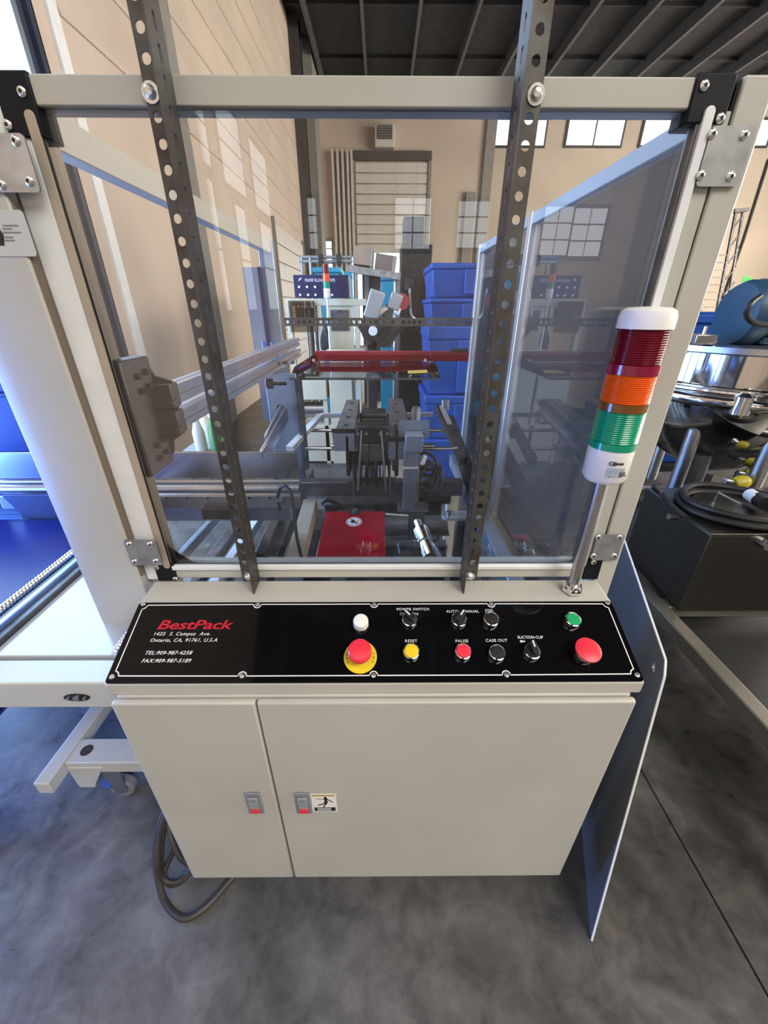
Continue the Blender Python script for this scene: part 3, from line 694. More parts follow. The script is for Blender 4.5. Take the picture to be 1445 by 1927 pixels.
obj('drop_bracket', MB().prism([(P_(522, 858).x, P_(522, 858).z), (P_(532, 858).x, P_(532, 858).z), (P_(536, 905).x, P_(536, 905).z), (P_(520, 930).x, P_(520, 930).z), (P_(514, 955).x, P_(514, 955).z), (P_(508, 950).x, P_(508, 950).z), (P_(512, 925).x, P_(512, 925).z), (P_(526, 900).x, P_(526, 900).z)], y_-.09, y_-.08, XZ), IRON, gpst)
obj('drop_rod', MB().bar(at(527, 962, y=1.5), at(490, 1050, y=1.1), .03, .03), IRON2, gpst)
# far plates beyond the post
fpl = thing('end_panel', 'tall pale blue grey end panel behind the swing arms', 'panel', (-.5, 1.93, 0))
a, b = at(457, 503, y=1.92), at(486, 503, y=1.92)
obj('sheet', MB().box(a.x, b.x, 1.915, 1.925, .85, a.z), BLUEG, fpl)
obj('sheet_edge', MB().box(b.x, b.x+.012, 1.90, 1.93, .85, a.z), NAVY, fpl)

# stainless infeed conveyor crossing along X
IY = 1.25
inf = thing('infeed_conveyor', 'stainless side channel conveyor running out through the side of the guard', 'conveyor', (-.8, IY, .6))
z = lambda v: at(400, v, y=IY).z
xr_ = at(560, 860, y=IY).x; xl_ = -1.30
SBLU = mat('stainless_side', (.50, .52, .56), .2, 1, noise=.05, scale=4, stretch=(.2, 1, 1))
obj('side_sheet', MB().box(xl_, xr_, IY, IY+.004, z(900), z(850)), SBLU, inf)
obj('lip', MB().box(xl_, xr_, IY-.008, IY+.004, z(850)-.004, z(850)), SBLU, inf, bevel=.0015)
obj('tube_rail', MB().cyl((xl_, IY-.02, z(915)), (xr_, IY-.02, z(915)), .016, 20), STEEL, inf)
obj('tube_rail', MB().cyl((xl_, IY-.005, z(905)), (xr_, IY-.005, z(905)), .008, 14), STEEL, inf)
obj('channel', MB().box(xl_, xr_, IY-.03, IY+.01, z(950), z(926)), STEEL, inf, bevel=.003)
for i in range(7): obj('rivet', MB().cyl((xl_+.5+i*.07, IY-.032, z(930)), (xl_+.5+i*.07, IY-.029, z(930)), .004, 8), IRON, inf)
obj('belt_guard', MB().box(xl_, xr_-.05, IY+.02, IY+.03, z(985), z(950)), BLUEG, inf)
# drive bracket under the rail
a = at(410, 955, y=IY-.03)
obj('sensor_bracket', MB().box(a.x-.045, a.x+.045, IY-.06, IY-.03, a.z-.03, a.z+.005), IRON, inf)
# bracket that shows outside the guard
a = at(60, 930, y=IY)
obj('end_bracket', MB().prism([(-.10, .02), (.12, .02), (.12, -.06), (.0, -.10), (-.06, -.06)], -.004, .004, T(a.x+.05, IY-.05, a.z) @ XZ), mat('bracket_lit_blue', (.10, .14, .30), .35, .6), inf)  # bracket carries the blue daylight in its base colour

# machine bed: welded frame
bed = thing('machine_frame', 'grey welded steel bed frame under the case forming mechanism', 'machine frame', (-.05, 1.5, 0))
YB = 1.50
za = at(700, 908, y=YB).z; zb2 = at(700, 934, y=YB).z
obj('cross_beam', MB().box(at(540, 912, y=YB).x, at(872, 912, y=YB).x, YB, YB+.05, zb2, za), STEEL_D, bed, bevel=.003)
obj('cross_plate', MB().box(at(655, 905, y=YB).x, at(742, 905, y=YB).x, YB-.02, YB+.03, za, za+.012), STEEL_D, bed)
obj('long_beam', MB().bar(at(845, 790, y=2.0), at(905, 960, y=1.25), .04, .05), IRON, bed)
obj('long_beam', MB().bar((.395, .85, .60), (.395, 2.05, .60), .05, .06), BLUEG, bed, bevel=.003)
obj('long_beam', MB().bar((-.40, .85, .52), (-.40, 2.05, .52), .05, .06), STEEL_D, bed, bevel=.003)
for x in (-.40, .395):
    for y_ in (.88, 2.0): obj('leg', MB().box(x-.03, x+.03, y_-.03, y_+.03, 0, .50), BEIGE, bed, bevel=.003)
# floor-level frame bars seen through the lower-left of the window
for u0, v0, u1, v1, m_, w_ in ((335, 1055, 432, 946, BLUEG, .028), (395, 1060, 470, 958, IRON2, .05), (430, 1062, 498, 960, ALUW, .04), (482, 1060, 532, 945, IRON2, .035)):
    p, q = at(u0, v0, z=.28), at(u1, v1, z=.28)
    q = p+(q-p)*1.15; p = p-(q-p)*.25
    obj('base_bar', MB().bar(p, q, w_, .05), m_, bed, bevel=.003)
obj('base_cross', MB().box(-1.05, .45, 2.35, 2.40, .22, .30), BLUEG, bed)
obj('base_cross', MB().box(-1.1, .42, 1.28, 1.33, .20, .26), IRON2, bed)
# magazine frame rectangle (pale bars)
zf = .90
f0, f1, f2, f3 = at(545, 845, y=1.45), at(603, 782, y=1.95), at(815, 780, y=1.95), at(845, 850, y=1.45)
obj('magazine_bar', MB().bar(f0, f1, .028, .02), ALUW, bed); obj('magazine_bar', MB().bar(f1, f2, .02, .02), ALUW, bed)
for v, y_ in ((810, 1.75), (844, 1.50)):
    obj('tie_rod', MB().cyl(at(575, v, y=y_), at(860, v, y=y_), .008, 12), CHROME, bed)

# magazine rails (two perforated channels)
def magazine(u0, u1, v0, v1, lab, sidew):
    t_ = thing('magazine_rail', lab, 'channel rail', at((u0[0]+u0[1])/2, v0, y=1.42), 'perforated channel rails of the case magazine')
    a, b = at(u0[0], v0, y=1.42), at(u0[1], v0, y=1.42); c, d = at(u1[0], v1, y=1.95), at(u1[1], v1, y=1.95)
    zt_ = (a.z+c.z)/2
    tp = MB().add([a, b, d, c, a-Vector((0,0,.006)), b-Vector((0,0,.006)), d-Vector((0,0,.006)), c-Vector((0,0,.006))], [(0,1,2,3), (7,6,5,4), (0,4,5,1), (1,5,6,2), (2,6,7,3), (3,7,4,0)])
    obj('channel_top', tp, ZINC, t_)
    dz = Vector((0, 0, .075))
    obj('channel_front', MB().add([a+Vector((-.012,0,0)), b, b-dz, a-dz+Vector((-.006,0,0)), a+Vector((-.012,.006,0)), b+Vector((0,.006,0)), b-dz+Vector((0,.006,0)), a-dz+Vector((0,.006,0))], [(0,1,2,3), (7,6,5,4), (0,4,5,1), (1,5,6,2), (2,6,7,3), (3,7,4,0)]), BLUEG, t_)
    obj('channel_side', MB().add([b, d, d-dz, b-dz, b+Vector((.004,0,0)), d+Vector((.004,0,0)), d-dz+Vector((.004,0,0)), b-dz+Vector((.004,0,0))], [(0,1,2,3), (7,6,5,4), (0,4,5,1), (1,5,6,2), (2,6,7,3), (3,7,4,0)]), IRON2, t_)
    obj('channel_lip', MB().bar(a+Vector((-.012, -.002, .004)), b+Vector((.003, -.002, .004)), .006, .012), IRON, t_)
    for k in range(4):
        f = (k+.7)/4.4; p = a.lerp(c, f).lerp(b.lerp(d, f), .5)
        obj('rivet_hole', MB().cyl(p+Vector((0, 0, -.001)), p+Vector((0, 0, .0015)), .009, 10), IRON, t_)
    return t_
magazine((630, 666), (652, 675), 812, 752, 'grey perforated magazine channel beside the swing arms', 1)
magazine((734, 778), (731, 756), 828, 750, 'grey perforated magazine channel beside the wired upright', 1)

# folding wheel assembly, centre
fw_ = thing('folding_head', 'black cast folding head with twin discs on a chrome shaft between magazine channels', 'mechanism', at(700, 905, y=1.5))
c = at(700, 868, y=1.55)
for dx in (-.050, -.018, .018, .050):
    obj('disc', MB().lathe([(.02, -.005), (.115, -.005), (.118, 0), (.115, .005), (.02, .005)], T(c.x+dx, 1.56, c.z+.01) @ R(90, 'Y'), 36), IRON if abs(dx) < .03 else IRON2, fw_)
for dx in (-.072, .072): obj('guard_blade', MB().prism([(-.10, -.13), (-.02, .12), (.06, .12), (.02, -.13)], -.003, .003, T(c.x+dx, 1.52, c.z+.03) @ R(90, 'Z') @ R(90, 'X')), IRON2, fw_)
a = at(700, 830, y=1.42)
obj('block', MB().box(a.x-.055, a.x+.06, 1.40, 1.47, a.z-.03, a.z+.06), IRON, fw_, bevel=.004)
obj('block_face', MB().box(a.x-.045, a.x-.012, 1.394, 1.40, a.z-.07, a.z-.005).box(a.x-.008, a.x+.045, 1.394, 1.40, a.z-.07, a.z-.005), IRON2, fw_, bevel=.002)
t0 = at(703, 785, y=1.75)
obj('chain_housing', MB().box(t0.x-.055, t0.x+.055, 1.70, 1.80, t0.z-.10, t0.z+.03), IRON, fw_, bevel=.006)
for i in range(6): obj('chain_link', MB().box(t0.x-.05, t0.x+.05, 1.690, 1.705, t0.z-.085+i*.02, t0.z-.073+i*.02), IRON2, fw_, bevel=.002)
for dx in (-.062, .062): obj('sprocket', MB().lathe([(.05, -.004), (.05, .004)], T(t0.x+dx, 1.74, t0.z-.03) @ R(90, 'Y'), 20), IRON2, fw_)
obj('shaft', MB().cyl((t0.x-.14, 1.74, t0.z-.02), (t0.x+.22, 1.74, t0.z-.02), .010, 14), CHROME, fw_)
obj('shaft', MB().cyl((a.x-.16, 1.50, a.z-.045), (a.x+.24, 1.50, a.z-.045), .010, 14), CHROME, fw_)
for u in (672, 690, 712, 728, 741): obj('guide_wire', MB().tube([at(u, 850, y=1.45), at(u+(-3 if u < 700 else 4), 905, y=1.47)], .003, 6), STEEL if u % 2 else IRON, fw_)
obj('hub', MB().lathe([(.03, -.08), (.03, .08)], T(c.x, 1.56, c.z+.01) @ R(90, 'Y'), 20), STEEL_D, fw_)

for dx in (-.036, .034): obj('finger', MB().bar(Vector((a.x+dx, 1.385, a.z+.05)), Vector((a.x+dx*1.5, 1.36, a.z-.17)), .006, .012, (0, 1, 0)), STEEL, fw_)
for dx in (-.05, -.02, .03, .055): obj('bolt', MB().cyl((a.x+dx, 1.392, a.z+.035), (a.x+dx, 1.40, a.z+.035), .006, 6), STEEL, fw_)
for dx, dz in ((-.085, .0), (.085, .0), (-.09, -.08), (.09, -.08)): obj('collar', MB().lathe([(.022, -.012), (.022, .012)], T(a.x+dx, 1.50, a.z-.045+dz) @ R(90, 'Y'), 18), STEEL_D, fw_)
obj('yoke', MB().box(a.x-.10, a.x-.085, 1.42, 1.58, a.z-.14, a.z+.02).box(a.x+.085, a.x+.10, 1.42, 1.58, a.z-.14, a.z+.02), IRON, fw_, bevel=.003)
# wired upright with air fittings
up = thing('cylinder_upright', 'blue grey steel upright carrying an air cylinder and looped black hoses', 'mechanism', at(770, 960, y=1.38))
yy = 1.38; q = lambda u, v: at(u, v, y=yy)
obj('column', MB().box(q(759, 900).x, q(783, 900).x, yy, yy+.03, q(770, 958).z, q(770, 838).z), BLUEG, up, bevel=.002)
obj('column_edge', MB().box(q(783, 900).x, q(789, 900).x, yy+.005, yy+.04, q(770, 945).z, q(770, 850).z), ZINC, up)
obj('foot_plate', MB().box(q(748, 960).x, q(806, 960).x, yy-.01, yy+.06, q(770, 962).z, q(770, 957).z), ZINC, up)
obj('saddle', MB().box(q(762, 840).x, q(795, 840).x, yy-.01, yy+.05, q(770, 850).z, q(770, 818).z), BLUEG, up, bevel=.003)
obj('bracket', MB().box(q(752, 812).x, q(812, 812).x, yy+.06, yy+.07, q(770, 834).z, q(770, 800).z), BLUEG, up)
obj('air_cylinder', MB().cyl(at(775, 850, y=1.45), at(783, 772, y=1.80), .022, 18), ZINC, up)
obj('tie_wrap', MB().box(q(758, 900).x-.003, q(784, 900).x+.004, yy-.003, yy+.033, q(770, 882).z, q(770, 879).z), WHITE, up)
random.seed(3)
for k in range(6):
    p0 = at(790+random.uniform(-4, 6), 850+random.uniform(-8, 12), y=1.42); r_ = random.uniform(.03, .055)
    cx = p0.x+r_*.8; pts = [(cx-r_*math.cos(t), 1.42+.03*math.sin(t*1.5+k), p0.z-.05-.012*k+r_*1.15*math.sin(t)) for t in [i*.35 for i in range(18+k)]]
    obj('hose', MB().tube(pts, .006, 7), RUBBER, up)
obj('fitting', MB().cyl(at(793, 876, y=1.40), at(800, 858, y=1.42), .012, 12), STEEL, up)
obj('hose', MB().tube([at(u, v, y=1.40) for u, v in ((784, 915), (782, 895), (788, 880), (797, 872))], .009, 8), RUBBER, up)
# slide actuator by the side rail
sl_ = thing('slide_actuator', 'dark slide actuator with pale cover and red tip along the side pane', 'actuator', at(850, 790, y=1.7))
obj('slide_rail', MB().bar(at(826, 768, y=1.95), at(872, 868, y=1.42), .03, .03), IRON, sl_)
obj('cover', MB().bar(at(830, 772, y=1.93), at(845, 806, y=1.72), .022, .05), OFFWHITE, sl_, bevel=.004)
obj('tip', MB().cyl(at(841, 795, y=1.75), at(846, 806, y=1.72), .013, 10), REDB, sl_)
obj('stopper', MB().cyl(at(838, 770, y=1.9), at(838, 752, y=1.9), .018, 12), ZINC, sl_)
obj('clevis', MB().bar(at(846, 822, y=1.7), at(858, 805, y=1.7), .02, .03), IRON, sl_)

# vacuum drum & dark drive below
dv = thing('drive_unit', 'dark gear drive with round hub under the cross beam', 'gear drive', at(800, 950, y=1.6))
obj('drum', MB().cyl(at(770, 930, y=1.6), at(845, 925, y=1.6), .055, 24), IRON, dv)
obj('hub', MB().cyl(at(808, 918, y=1.5), at(820, 918, y=1.5), .05, 24), STEEL_D, dv)
obj('gearbox', MB().box(at(610, 935, y=1.7).x, at(830, 935, y=1.7).x, 1.65, 1.85, .18, at(700, 940, y=1.7).z), IRON, dv, bevel=.01)
obj('mount', MB().box(at(560, 960, y=1.6).x, at(605, 960, y=1.6).x, 1.55, 1.75, .05, .45), IRON2, dv, bevel=.004)
wd = tag(obj('wooden_block', MB().bar(at(552, 1075, y=1.1), at(585, 950, y=1.5), .055, .06), TAN, None, bevel=.003), 'tan wooden beam lying under the machine beside the red cover', 'beam')

# red acrylic cover with no-hands mark
rc = thing('red_cover', 'translucent red acrylic cover with round no hands mark behind the window', 'cover', at(660, 1060, y=.78))
a0, a1 = at(613, 962, y=1.0), at(723, 962, y=1.0); b0, b1 = at(587, 1080, y=.745), at(726, 1080, y=.745)
wv = (a1-a0).length; ax = Vector((1, 0, 0)); ay = ((a0+a1)/2-(b0+b1)/2); Lc = ay.length; ay.normalize(); az = ax.cross(ay).normalized()
MR = Matrix((ax, ay, az)).transposed().to_4x4(); MR.translation = (b0+b1)/2
hw = wv/2; nch = [(math.cos(t)*.018, Lc-.0+.000-math.sin(t)*.018) for t in [i*PI/10 for i in range(11)]]
hwb = (b1-b0).length/2
poly = [(-hwb, 0), (hwb, 0), (hw, Lc)] + nch + [(-hw, Lc)]
obj('sheet', MB().prism(poly, -.004, 0, MR), REDACR, rc, bevel=.001)
dc = Lc*.80
obj('mark_disc', MB().lathe([(.0215, 0), (.0215, .0006)], MR @ T(0, dc, 0), 32), WHITE, rc)
obj('mark_ring', MB().lathe([(.0195, .0006), (.0195, .0008)], MR @ T(0, dc, 0), 32), REDP, rc)
obj('mark_field', MB().lathe([(.0175, .0008), (.0175, .0011)], MR @ T(0, dc, 0), 32), WHITE, rc)
mk = MB().prism([(-.009, -.002), (-.002, .009), (.001, .003), (.004, .001), (-.001, -.007)], .0011, .0014).prism([(.002, -.008), (.009, .004), (.0105, .003), (.004, -.009)], .0011, .0014).prism([(-.010, .010), (-.009, .011), (.010, -.009), (.009, -.010)], .0011, .0015)
obj('mark_hand', mk, BLACK, rc, MR @ T(0, dc, 0) @ Matrix.Diagonal((1.25, 1.25, 1, 1)))
obj('fixing_bolt', MB().cyl(MR @ Vector((0, Lc+.004, -.015)), MR @ Vector((0, Lc+.004, .004)), .007, 10), STEEL, rc)
obj('support', MB().bar(MR @ Vector((-.05, Lc+.01, -.02)), MR @ Vector((.055, Lc+.01, -.02)), .03, .02), IRON, rc)
obj('stand', MB().box(-.10, -.04, .90, .95, 0, .80), IRON2, rc)

# chrome air valve, shafts and arm
vl = thing('air_valve', 'chrome pneumatic valve hanging below the cross shaft beside red cover', 'valve', at(805, 1045, y=1.0))
p0, p1 = at(792, 998, y=1.00), at(813, 1050, y=.90)
d = (p1-p0)
obj('body', MB().cyl(p0, p0+d*.45, .024, 20), CHROME, vl); obj('barrel', MB().cyl(p0+d*.45, p0+d*.8, .020, 20, .025), CHROME, vl)
obj('cap', MB().cyl(p0+d*.8, p1, .027, 20), CHROME, vl); obj('neck', MB().cyl(p0-d*.35, p0, .012, 14), STEEL, vl)
obj('port', MB().cyl(p0+d*.3, p0+d*.3+Vector((-.032, 0, -.005)), .009, 12), CHROME, vl); obj('port', MB().cyl(p0+d*.35, p0+d*.35+Vector((.035, 0, .004)), .009, 12), STEEL_D, vl)
obj('mount_plate', MB().bar(p0-d*.4+Vector((0, .02, -.16)), p0-d*.4+Vector((0, .02, .02)), .05, .008), IRON2, vl)
sh = thing('cross_shaft', 'polished cross shafts with dark roller between the red cover and arm', 'shaft', at(780, 985, y=1.12))
obj('rod', MB().cyl(at(725, 968, y=1.15), at(842, 976, y=1.12), .007, 12), CHROME, sh)
obj('rod', MB().cyl(at(722, 1012, y=1.1), at(845, 1002, y=1.08), .010, 12), STEEL, sh)
obj('roller', MB().cyl(at(725, 992, y=1.12), at(842, 988, y=1.10), .033, 20), STEEL_D, sh)
obj('pan', MB().box(at(722, 1020, y=1.0).x, at(840, 1020, y=1.0).x, .98, 1.02, .52, at(780, 1022, y=1.0).z), IRON2, sh)
am = thing('pivot_arm', 'pale grey pivot arm on a round post by the side pane', 'arm', at(860, 970, y=.95))
c = at(842, 968, y=.95); e_ = at(905, 968, y=.95)
obj('arm', MB().prism([(c.x-.016*math.sin(t), .95+.022*math.cos(t)) for t in [i*PI/8 for i in range(9)]] + [(e_.x, .928), (e_.x, .972)], c.z-.008, c.z), ZINC, am)
obj('pivot_bolt', MB().cyl((c.x+.004, .95, c.z), (c.x+.004, .95, c.z+.010), .008, 6), STEEL_D, am)
obj('post', MB().box(c.x+.03, e_.x-.005, .955, .985, 0, c.z-.008), IRON2, am)

ac = thing('air_hose', 'thin black air hose looping down beside the red cover', 'hose', at(572, 1060, y=1.0))
obj('hose', MB().tube([at(u, v, y=1.2-.002*(i*8)) for i, (u, v) in enumerate(((527, 960), (522, 935), (527, 918), (537, 914), (548, 925), (553, 960), (558, 1010), (566, 1045), (575, 1075)))], .0055, 8), RUBBER, ac)
obj('hose_clip', MB().box(at(520, 935, y=1.2).x, at(530, 935, y=1.2).x, 1.18, 1.21, at(525, 940, y=1.2).z, at(525, 932, y=1.2).z), ZINC, ac)
obj('hose', MB().tube([at(u, v, y=1.45) for u, v in ((606, 948), (614, 940), (630, 946), (650, 955), (668, 958))], .008, 8), RUBBER, ac)
# clear drip tray with red rail behind
ty0, ty1 = 1.62, 2.02
tr = thing('clear_tray', 'clear folded acrylic chute with yellow sticker in front of the red rail', 'chute', at(690, 712, y=ty0))
TRZ = at(690, 713, y=ty0).z; ty1 = 2.11
n0, n1 = at(545, 713, y=ty0), at(828, 714, y=ty0); n0.z = n1.z = TRZ
m0, m1 = at(598, 683, z=TRZ), at(806, 683, z=TRZ); m0.y = m1.y = ty1; f0, f1 = m0+Vector((0, .01, .05)), m1+Vector((0, .01, .05))
def quad(a, b, c, d, t_):
    n_ = (b-a).cross(d-a).normalized()*t_; return MB().add([a, b, c, d, a+n_, b+n_, c+n_, d+n_], [(0,1,2,3), (7,6,5,4), (0,4,5,1), (1,5,6,2), (2,6,7,3), (3,7,4,0)])
obj('bottom_sheet', quad(n0, n1, m1, m0, .004), ACRYL, tr); obj('back_sheet', quad(m0, m1, f1, f0, .004), ACRYL, tr)
obj('front_edge', MB().bar(n0, n1, .006, .008), IRON2, tr)
obj('cheek', quad(n1, n1+Vector((0, .1, .03)), f1, m1, .003), ACRYL, tr); obj('cheek', quad(n0, m0, f0, n0+Vector((0, .1, .03)), .003), ACRYL, tr)
a, b = at(768, 702, y=1.70), at(803, 694, y=1.70); s4 = m0.lerp(m1, .5); 
ea, eb = n0.lerp(n1, .79), n0.lerp(n1, .93); ec, ed_ = m0.lerp(m1, .95), m0.lerp(m1, .80)
obj('yellow_sticker', quad(ea.lerp(ed_, .20)+Vector((0,0,.006)), eb.lerp(ec, .24)+Vector((0,0,.006)), eb.lerp(ec, .42)+Vector((0,0,.006)), ea.lerp(ed_, .36)+Vector((0,0,.006)), .001), mat('sticker_yellow', (.75, .58, .15), .5), tr)
for u in (590, 800): obj('screw', MB().cyl(at(u, 678, y=1.95), at(u, 678, y=1.94), .007, 10), SCREWM, tr)
YR = 2.14
rr_ = thing('red_rail', 'dark red steel rail spanning the rear of the guard', 'rail', at(740, 680, y=YR))
a, b = at(592, 661, y=YR), at(885, 680, y=YR)
obj('beam', MB().box(a.x, b.x+.25, YR, YR+.03, b.z, a.z), REDRAIL, rr_, bevel=.002)
obj('bracket', MB().box(b.x-.10, b.x-.02, YR-.01, YR+.03, a.z, a.z+.012), IRON, rr_)
ha = thing('slotted_angle_bar', 'slotted steel angle bar lying level across the rear of the guard', 'angle bar', at(700, 606, y=2.07))
a, b = at(535, 598, y=2.07), at(890, 614, y=2.07)
pmm = perf_strip(MB(), b.x-a.x, a.z-b.z, .002, .026, .0075, T(a.x, 2.07, b.z) @ Matrix(((0,0,1,0),(0,1,0,0),(1,0,0,0),(0,0,0,1))), 0, 12)
obj('flange', pmm, ANGLE, ha, smooth=False); obj('ledge', MB().box(a.x, b.x, 2.072, 2.10, a.z-.002, a.z), ANGLE, ha)

# ================================================================== LEFT OF THE GUARD
fb = thing('side_conveyor', 'white topped side conveyor bed with threaded rods on a wheeled beige frame', 'conveyor', (-.85, .9, 0))
TABLE = mat('white_table', (.44, .46, .50), .16, .0, noise=.05, scale=3, coat=.3)
TZ = .735
obj('bed_top', MB().box(-.765, -.475, .56, .88, TZ-.02, TZ), TABLE, fb, bevel=.002)
obj('bed_lip', MB().box(-.785, -.765, .55, 1.20, TZ-.06, TZ+.012), IRON2, fb, bevel=.002)
obj('bed_lip', MB().box(-.800, -.7855, .55, 1.20, TZ-.03, TZ+.022), mat('lip_lit_blue', (.25, .40, .75), .25, .6), fb, bevel=.002)  # blue light falling on the outer lip is put into its colour
def screw_rod(x, y0, y1, z, r, pitch):
    pr = []; k = int((y1-y0)/pitch)
    for i in range(k): pr += [(r*.72, i*pitch), (r, (i+.35)*pitch), (r, (i+.6)*pitch)]
    return obj('threaded_rod', MB().lathe(pr, T(x, y0, z) @ R(-90, 'X'), 14), CHROME, fb)
screw_rod(-.822, .50, 1.15, TZ+.022, .010, .009)
obj('rod_cover', MB().box(-.84, -.803, .50, 1.15, TZ-.03, TZ+.004), BLACK, fb)
screw_rod(-.517, .556, .74, TZ+.010, .0075, .008)
z0, z1 = at(100, 1332, y=.50).z, at(100, 1286, y=.50).z
obj('end_beam', MB().box(-1.25, -.456, .50, .555, z0, z1), OFFWHITE, fb, bevel=.003)
a = at(145, 1312, y=.499)
nb = obj('handle_plate', MB().prism([(.024*math.cos(t)*(1 if abs(math.cos(t)) < .8 else 1.0), .0085*math.sin(t)) for t in [i*PI/10 for i in range(20)]], 0, .003, T(a.x, .50, a.z) @ FY), BLACK, fb)
for dx, r_ in ((-.015, .003), (0, .006), (.015, .003)): obj('plate_bolt', MB().cyl((a.x+dx, .497, a.z), (a.x+dx, .4945, a.z), r_, 12), SCREWM, fb)
# lower frame with caster
p = at(120, 1436, y=.655); zt_ = p.z; xe = p.x
obj('foot_beam', MB().box(xe, -.40, .655, .725, zt_-.045, zt_), OFFWHITE, fb, bevel=.003)
obj('foot_gusset', MB().prism([(xe, zt_-.02), (xe+.10, zt_-.02), (xe+.055, zt_-.10), (xe+.05, zt_-.115), (xe+.005, zt_-.115)], .653, .66, XZ), OFFWHITE, fb, bevel=.002)
obj('foot_hole', MB().lathe([(.016, 0), (.016, .001)], T(xe+.04, .69, zt_) , 20), CABLEB, fb)
obj('foot_beam', MB().bar((xe-.022, .60, zt_-.02), (xe-.022+.02, 1.6, zt_-.02), .04, .045), OFFWHITE, fb, bevel=.003)
obj('foot_beam', MB().bar((-.72, .725, zt_-.02), (-.72, 1.6, zt_-.02), .04, .045), BEIGE_D, fb, bevel=.003)
for x, y_ in ((-1.18, .52), (-.58, .64)): obj('leg', MB().box(x, x+.05, y_, y_+.05, .0 if x < -1 else zt_-.03, z0), OFFWHITE, fb, bevel=.003)
cs = obj('caster_fork', MB().prism([(-.030, 0), (.035, 0), (.018, -zt_+.075), (-.014, -zt_+.07)], -.022, -.018, T(xe+.085, .70, zt_-.045) @ XZ).prism([(-.030, 0), (.035, 0), (.018, -zt_+.075), (-.014, -zt_+.07)], .018, .022, T(xe+.085, .70, zt_-.045) @ XZ).box(xe+.05, xe+.12, .675, .725, zt_-.05, zt_-.043), STEEL, fb)
cz_ = (zt_-.045)/2-.01; cr = .036
obj('caster_wheel', MB().lathe([(cr*.9, -.015), (cr, -.010), (cr, .010), (cr*.9, .015)], T(xe+.085, .70, cr) @ R(90, 'X'), 28), mat('caster_grey', (.22, .22, .24), .4), fb)
obj('caster_brake', MB().bar((xe+.03, .70, cr+.02), (xe+.075, .70, cr+.012), .03, .012), BLUEK, fb)

bl = thing('blue_machine_cover', 'large glossy royal blue panel of a machine behind the side conveyor', 'machine cover', (-1.5, 1.6, 0))
mb = MB().box(-1.95, -1.2, 1.42, 1.7, .05, 1.16); obj('panel', mb, BLUEM, bl, bevel=.03)
obj('panel', MB().box(-1.95, -.87, .57, 1.20, .50, .70), BLUEM, bl, bevel=.02)
a = at(50, 915, y=1.38)
obj('ledge', MB().box(-1.9, -1.21, 1.36, 1.42, a.z-.006, a.z+.006), BLUEM, bl, bevel=.004)
obj('seam_rib', MB().box(-1.94, -1.205, 1.405, 1.42, 1.06, 1.075), BLUEM, bl, bevel=.003)
obj('lower_channel', MB().box(-1.9, -1.22, 1.395, 1.42, a.z-.13, a.z-.02), mat('channel_navy', (.01, .03, .14), .3), bl, bevel=.004)
for x in (-1.26, -1.32): obj('channel_hole', MB().cyl((x, 1.394, a.z-.09), (x, 1.396, a.z-.09), .01, 12), BLACK, bl)

# instruction label on the main upright
lb = obj('instruction_plate', MB().prism(rrect(B(0, 395).x-.05, B(50, 440).x+.003, B(0, 482).z, B(0, 394).z, .005), 0, .001, T(0, EY-.016, 0) @ FY), OFFWHITE, enc)
for i, (v, w_) in enumerate(((424, .020), (430, .012), (437, .024), (446, .014), (452, .016))):
    c = B(3, v); obj('plate_print', MB().box(c.x, c.x+w_, EY-.0174, EY-.0170, c.z-.0008, c.z+.0008), DGREY, lb)
c = B(0, 445); obj('plate_symbol', MB().prism([(0, 0), (.004, .012), (.001, .020), (-.03, .02), (-.03, 0)], 0, .0004, T(c.x, EY-.0170, c.z-.01) @ FY), BLACK, lb)

# hanging power cables
def sm(pts, k=6):
    pts = [Vector(p) for p in pts]; out = []
    for i in range(len(pts)-1):
        a, b, c, d = pts[max(i-1, 0)], pts[i], pts[i+1], pts[min(i+2, len(pts)-1)]
        for j in range(k):
            t = j/k; out.append(.5*((2*b)+(c-a)*t+(2*a-5*b+4*c-d)*t*t+(3*b-a-3*c+d)*t**3))
    return out+[pts[-1]]
cbl = thing('power_cord', 'coiled brown black power cord hanging out under the cabinet onto the floor', 'cord', at(340, 1728, z=.006))
G = lambda u, v, zz: at(u, v, z=zz)
obj('strand', MB().tube(sm([G(345, 1470, .26), G(318, 1510, .20), G(298, 1560, .14), G(293, 1620, .07), G(308, 1692, .012), G(345, 1728, .007), G(390, 1705, .007), G(442, 1648, .007), G(500, 1600, .007)]), .0078, 8), CABLEB, cbl)
obj('strand', MB().tube(sm([G(350, 1475, .26), G(322, 1515, .20), G(306, 1570, .13), G(303, 1630, .06), G(318, 1663, .02), G(345, 1655, .02), G(368, 1625, .03), G(410, 1590, .05)]), .0078, 8), CABLEB, cbl)
obj('strand', MB().tube(sm([G(352, 1480, .25), G(316, 1525, .19), G(300, 1575, .13), G(297, 1625, .08), G(308, 1655, .035), G(335, 1660, .022), G(366, 1632, .02), G(400, 1600, .03)]), .0078, 8), CABLEB, cbl)
obj('strand', MB().tube(sm([G(345, 1490, .22), G(318, 1540, .16), G(326, 1585, .12), G(345, 1618, .08), G(372, 1625, .06), G(420, 1600, .06)]), .0075, 8), CABLEB, cbl)
obj('strand', MB().tube(sm([G(420, 1560, .10), G(345, 1580, .10), G(318, 1618, .06), G(304, 1660, .03)]), .0075, 8), CABLEB, cbl)

BZ = at(386, 842, y=2.9).z
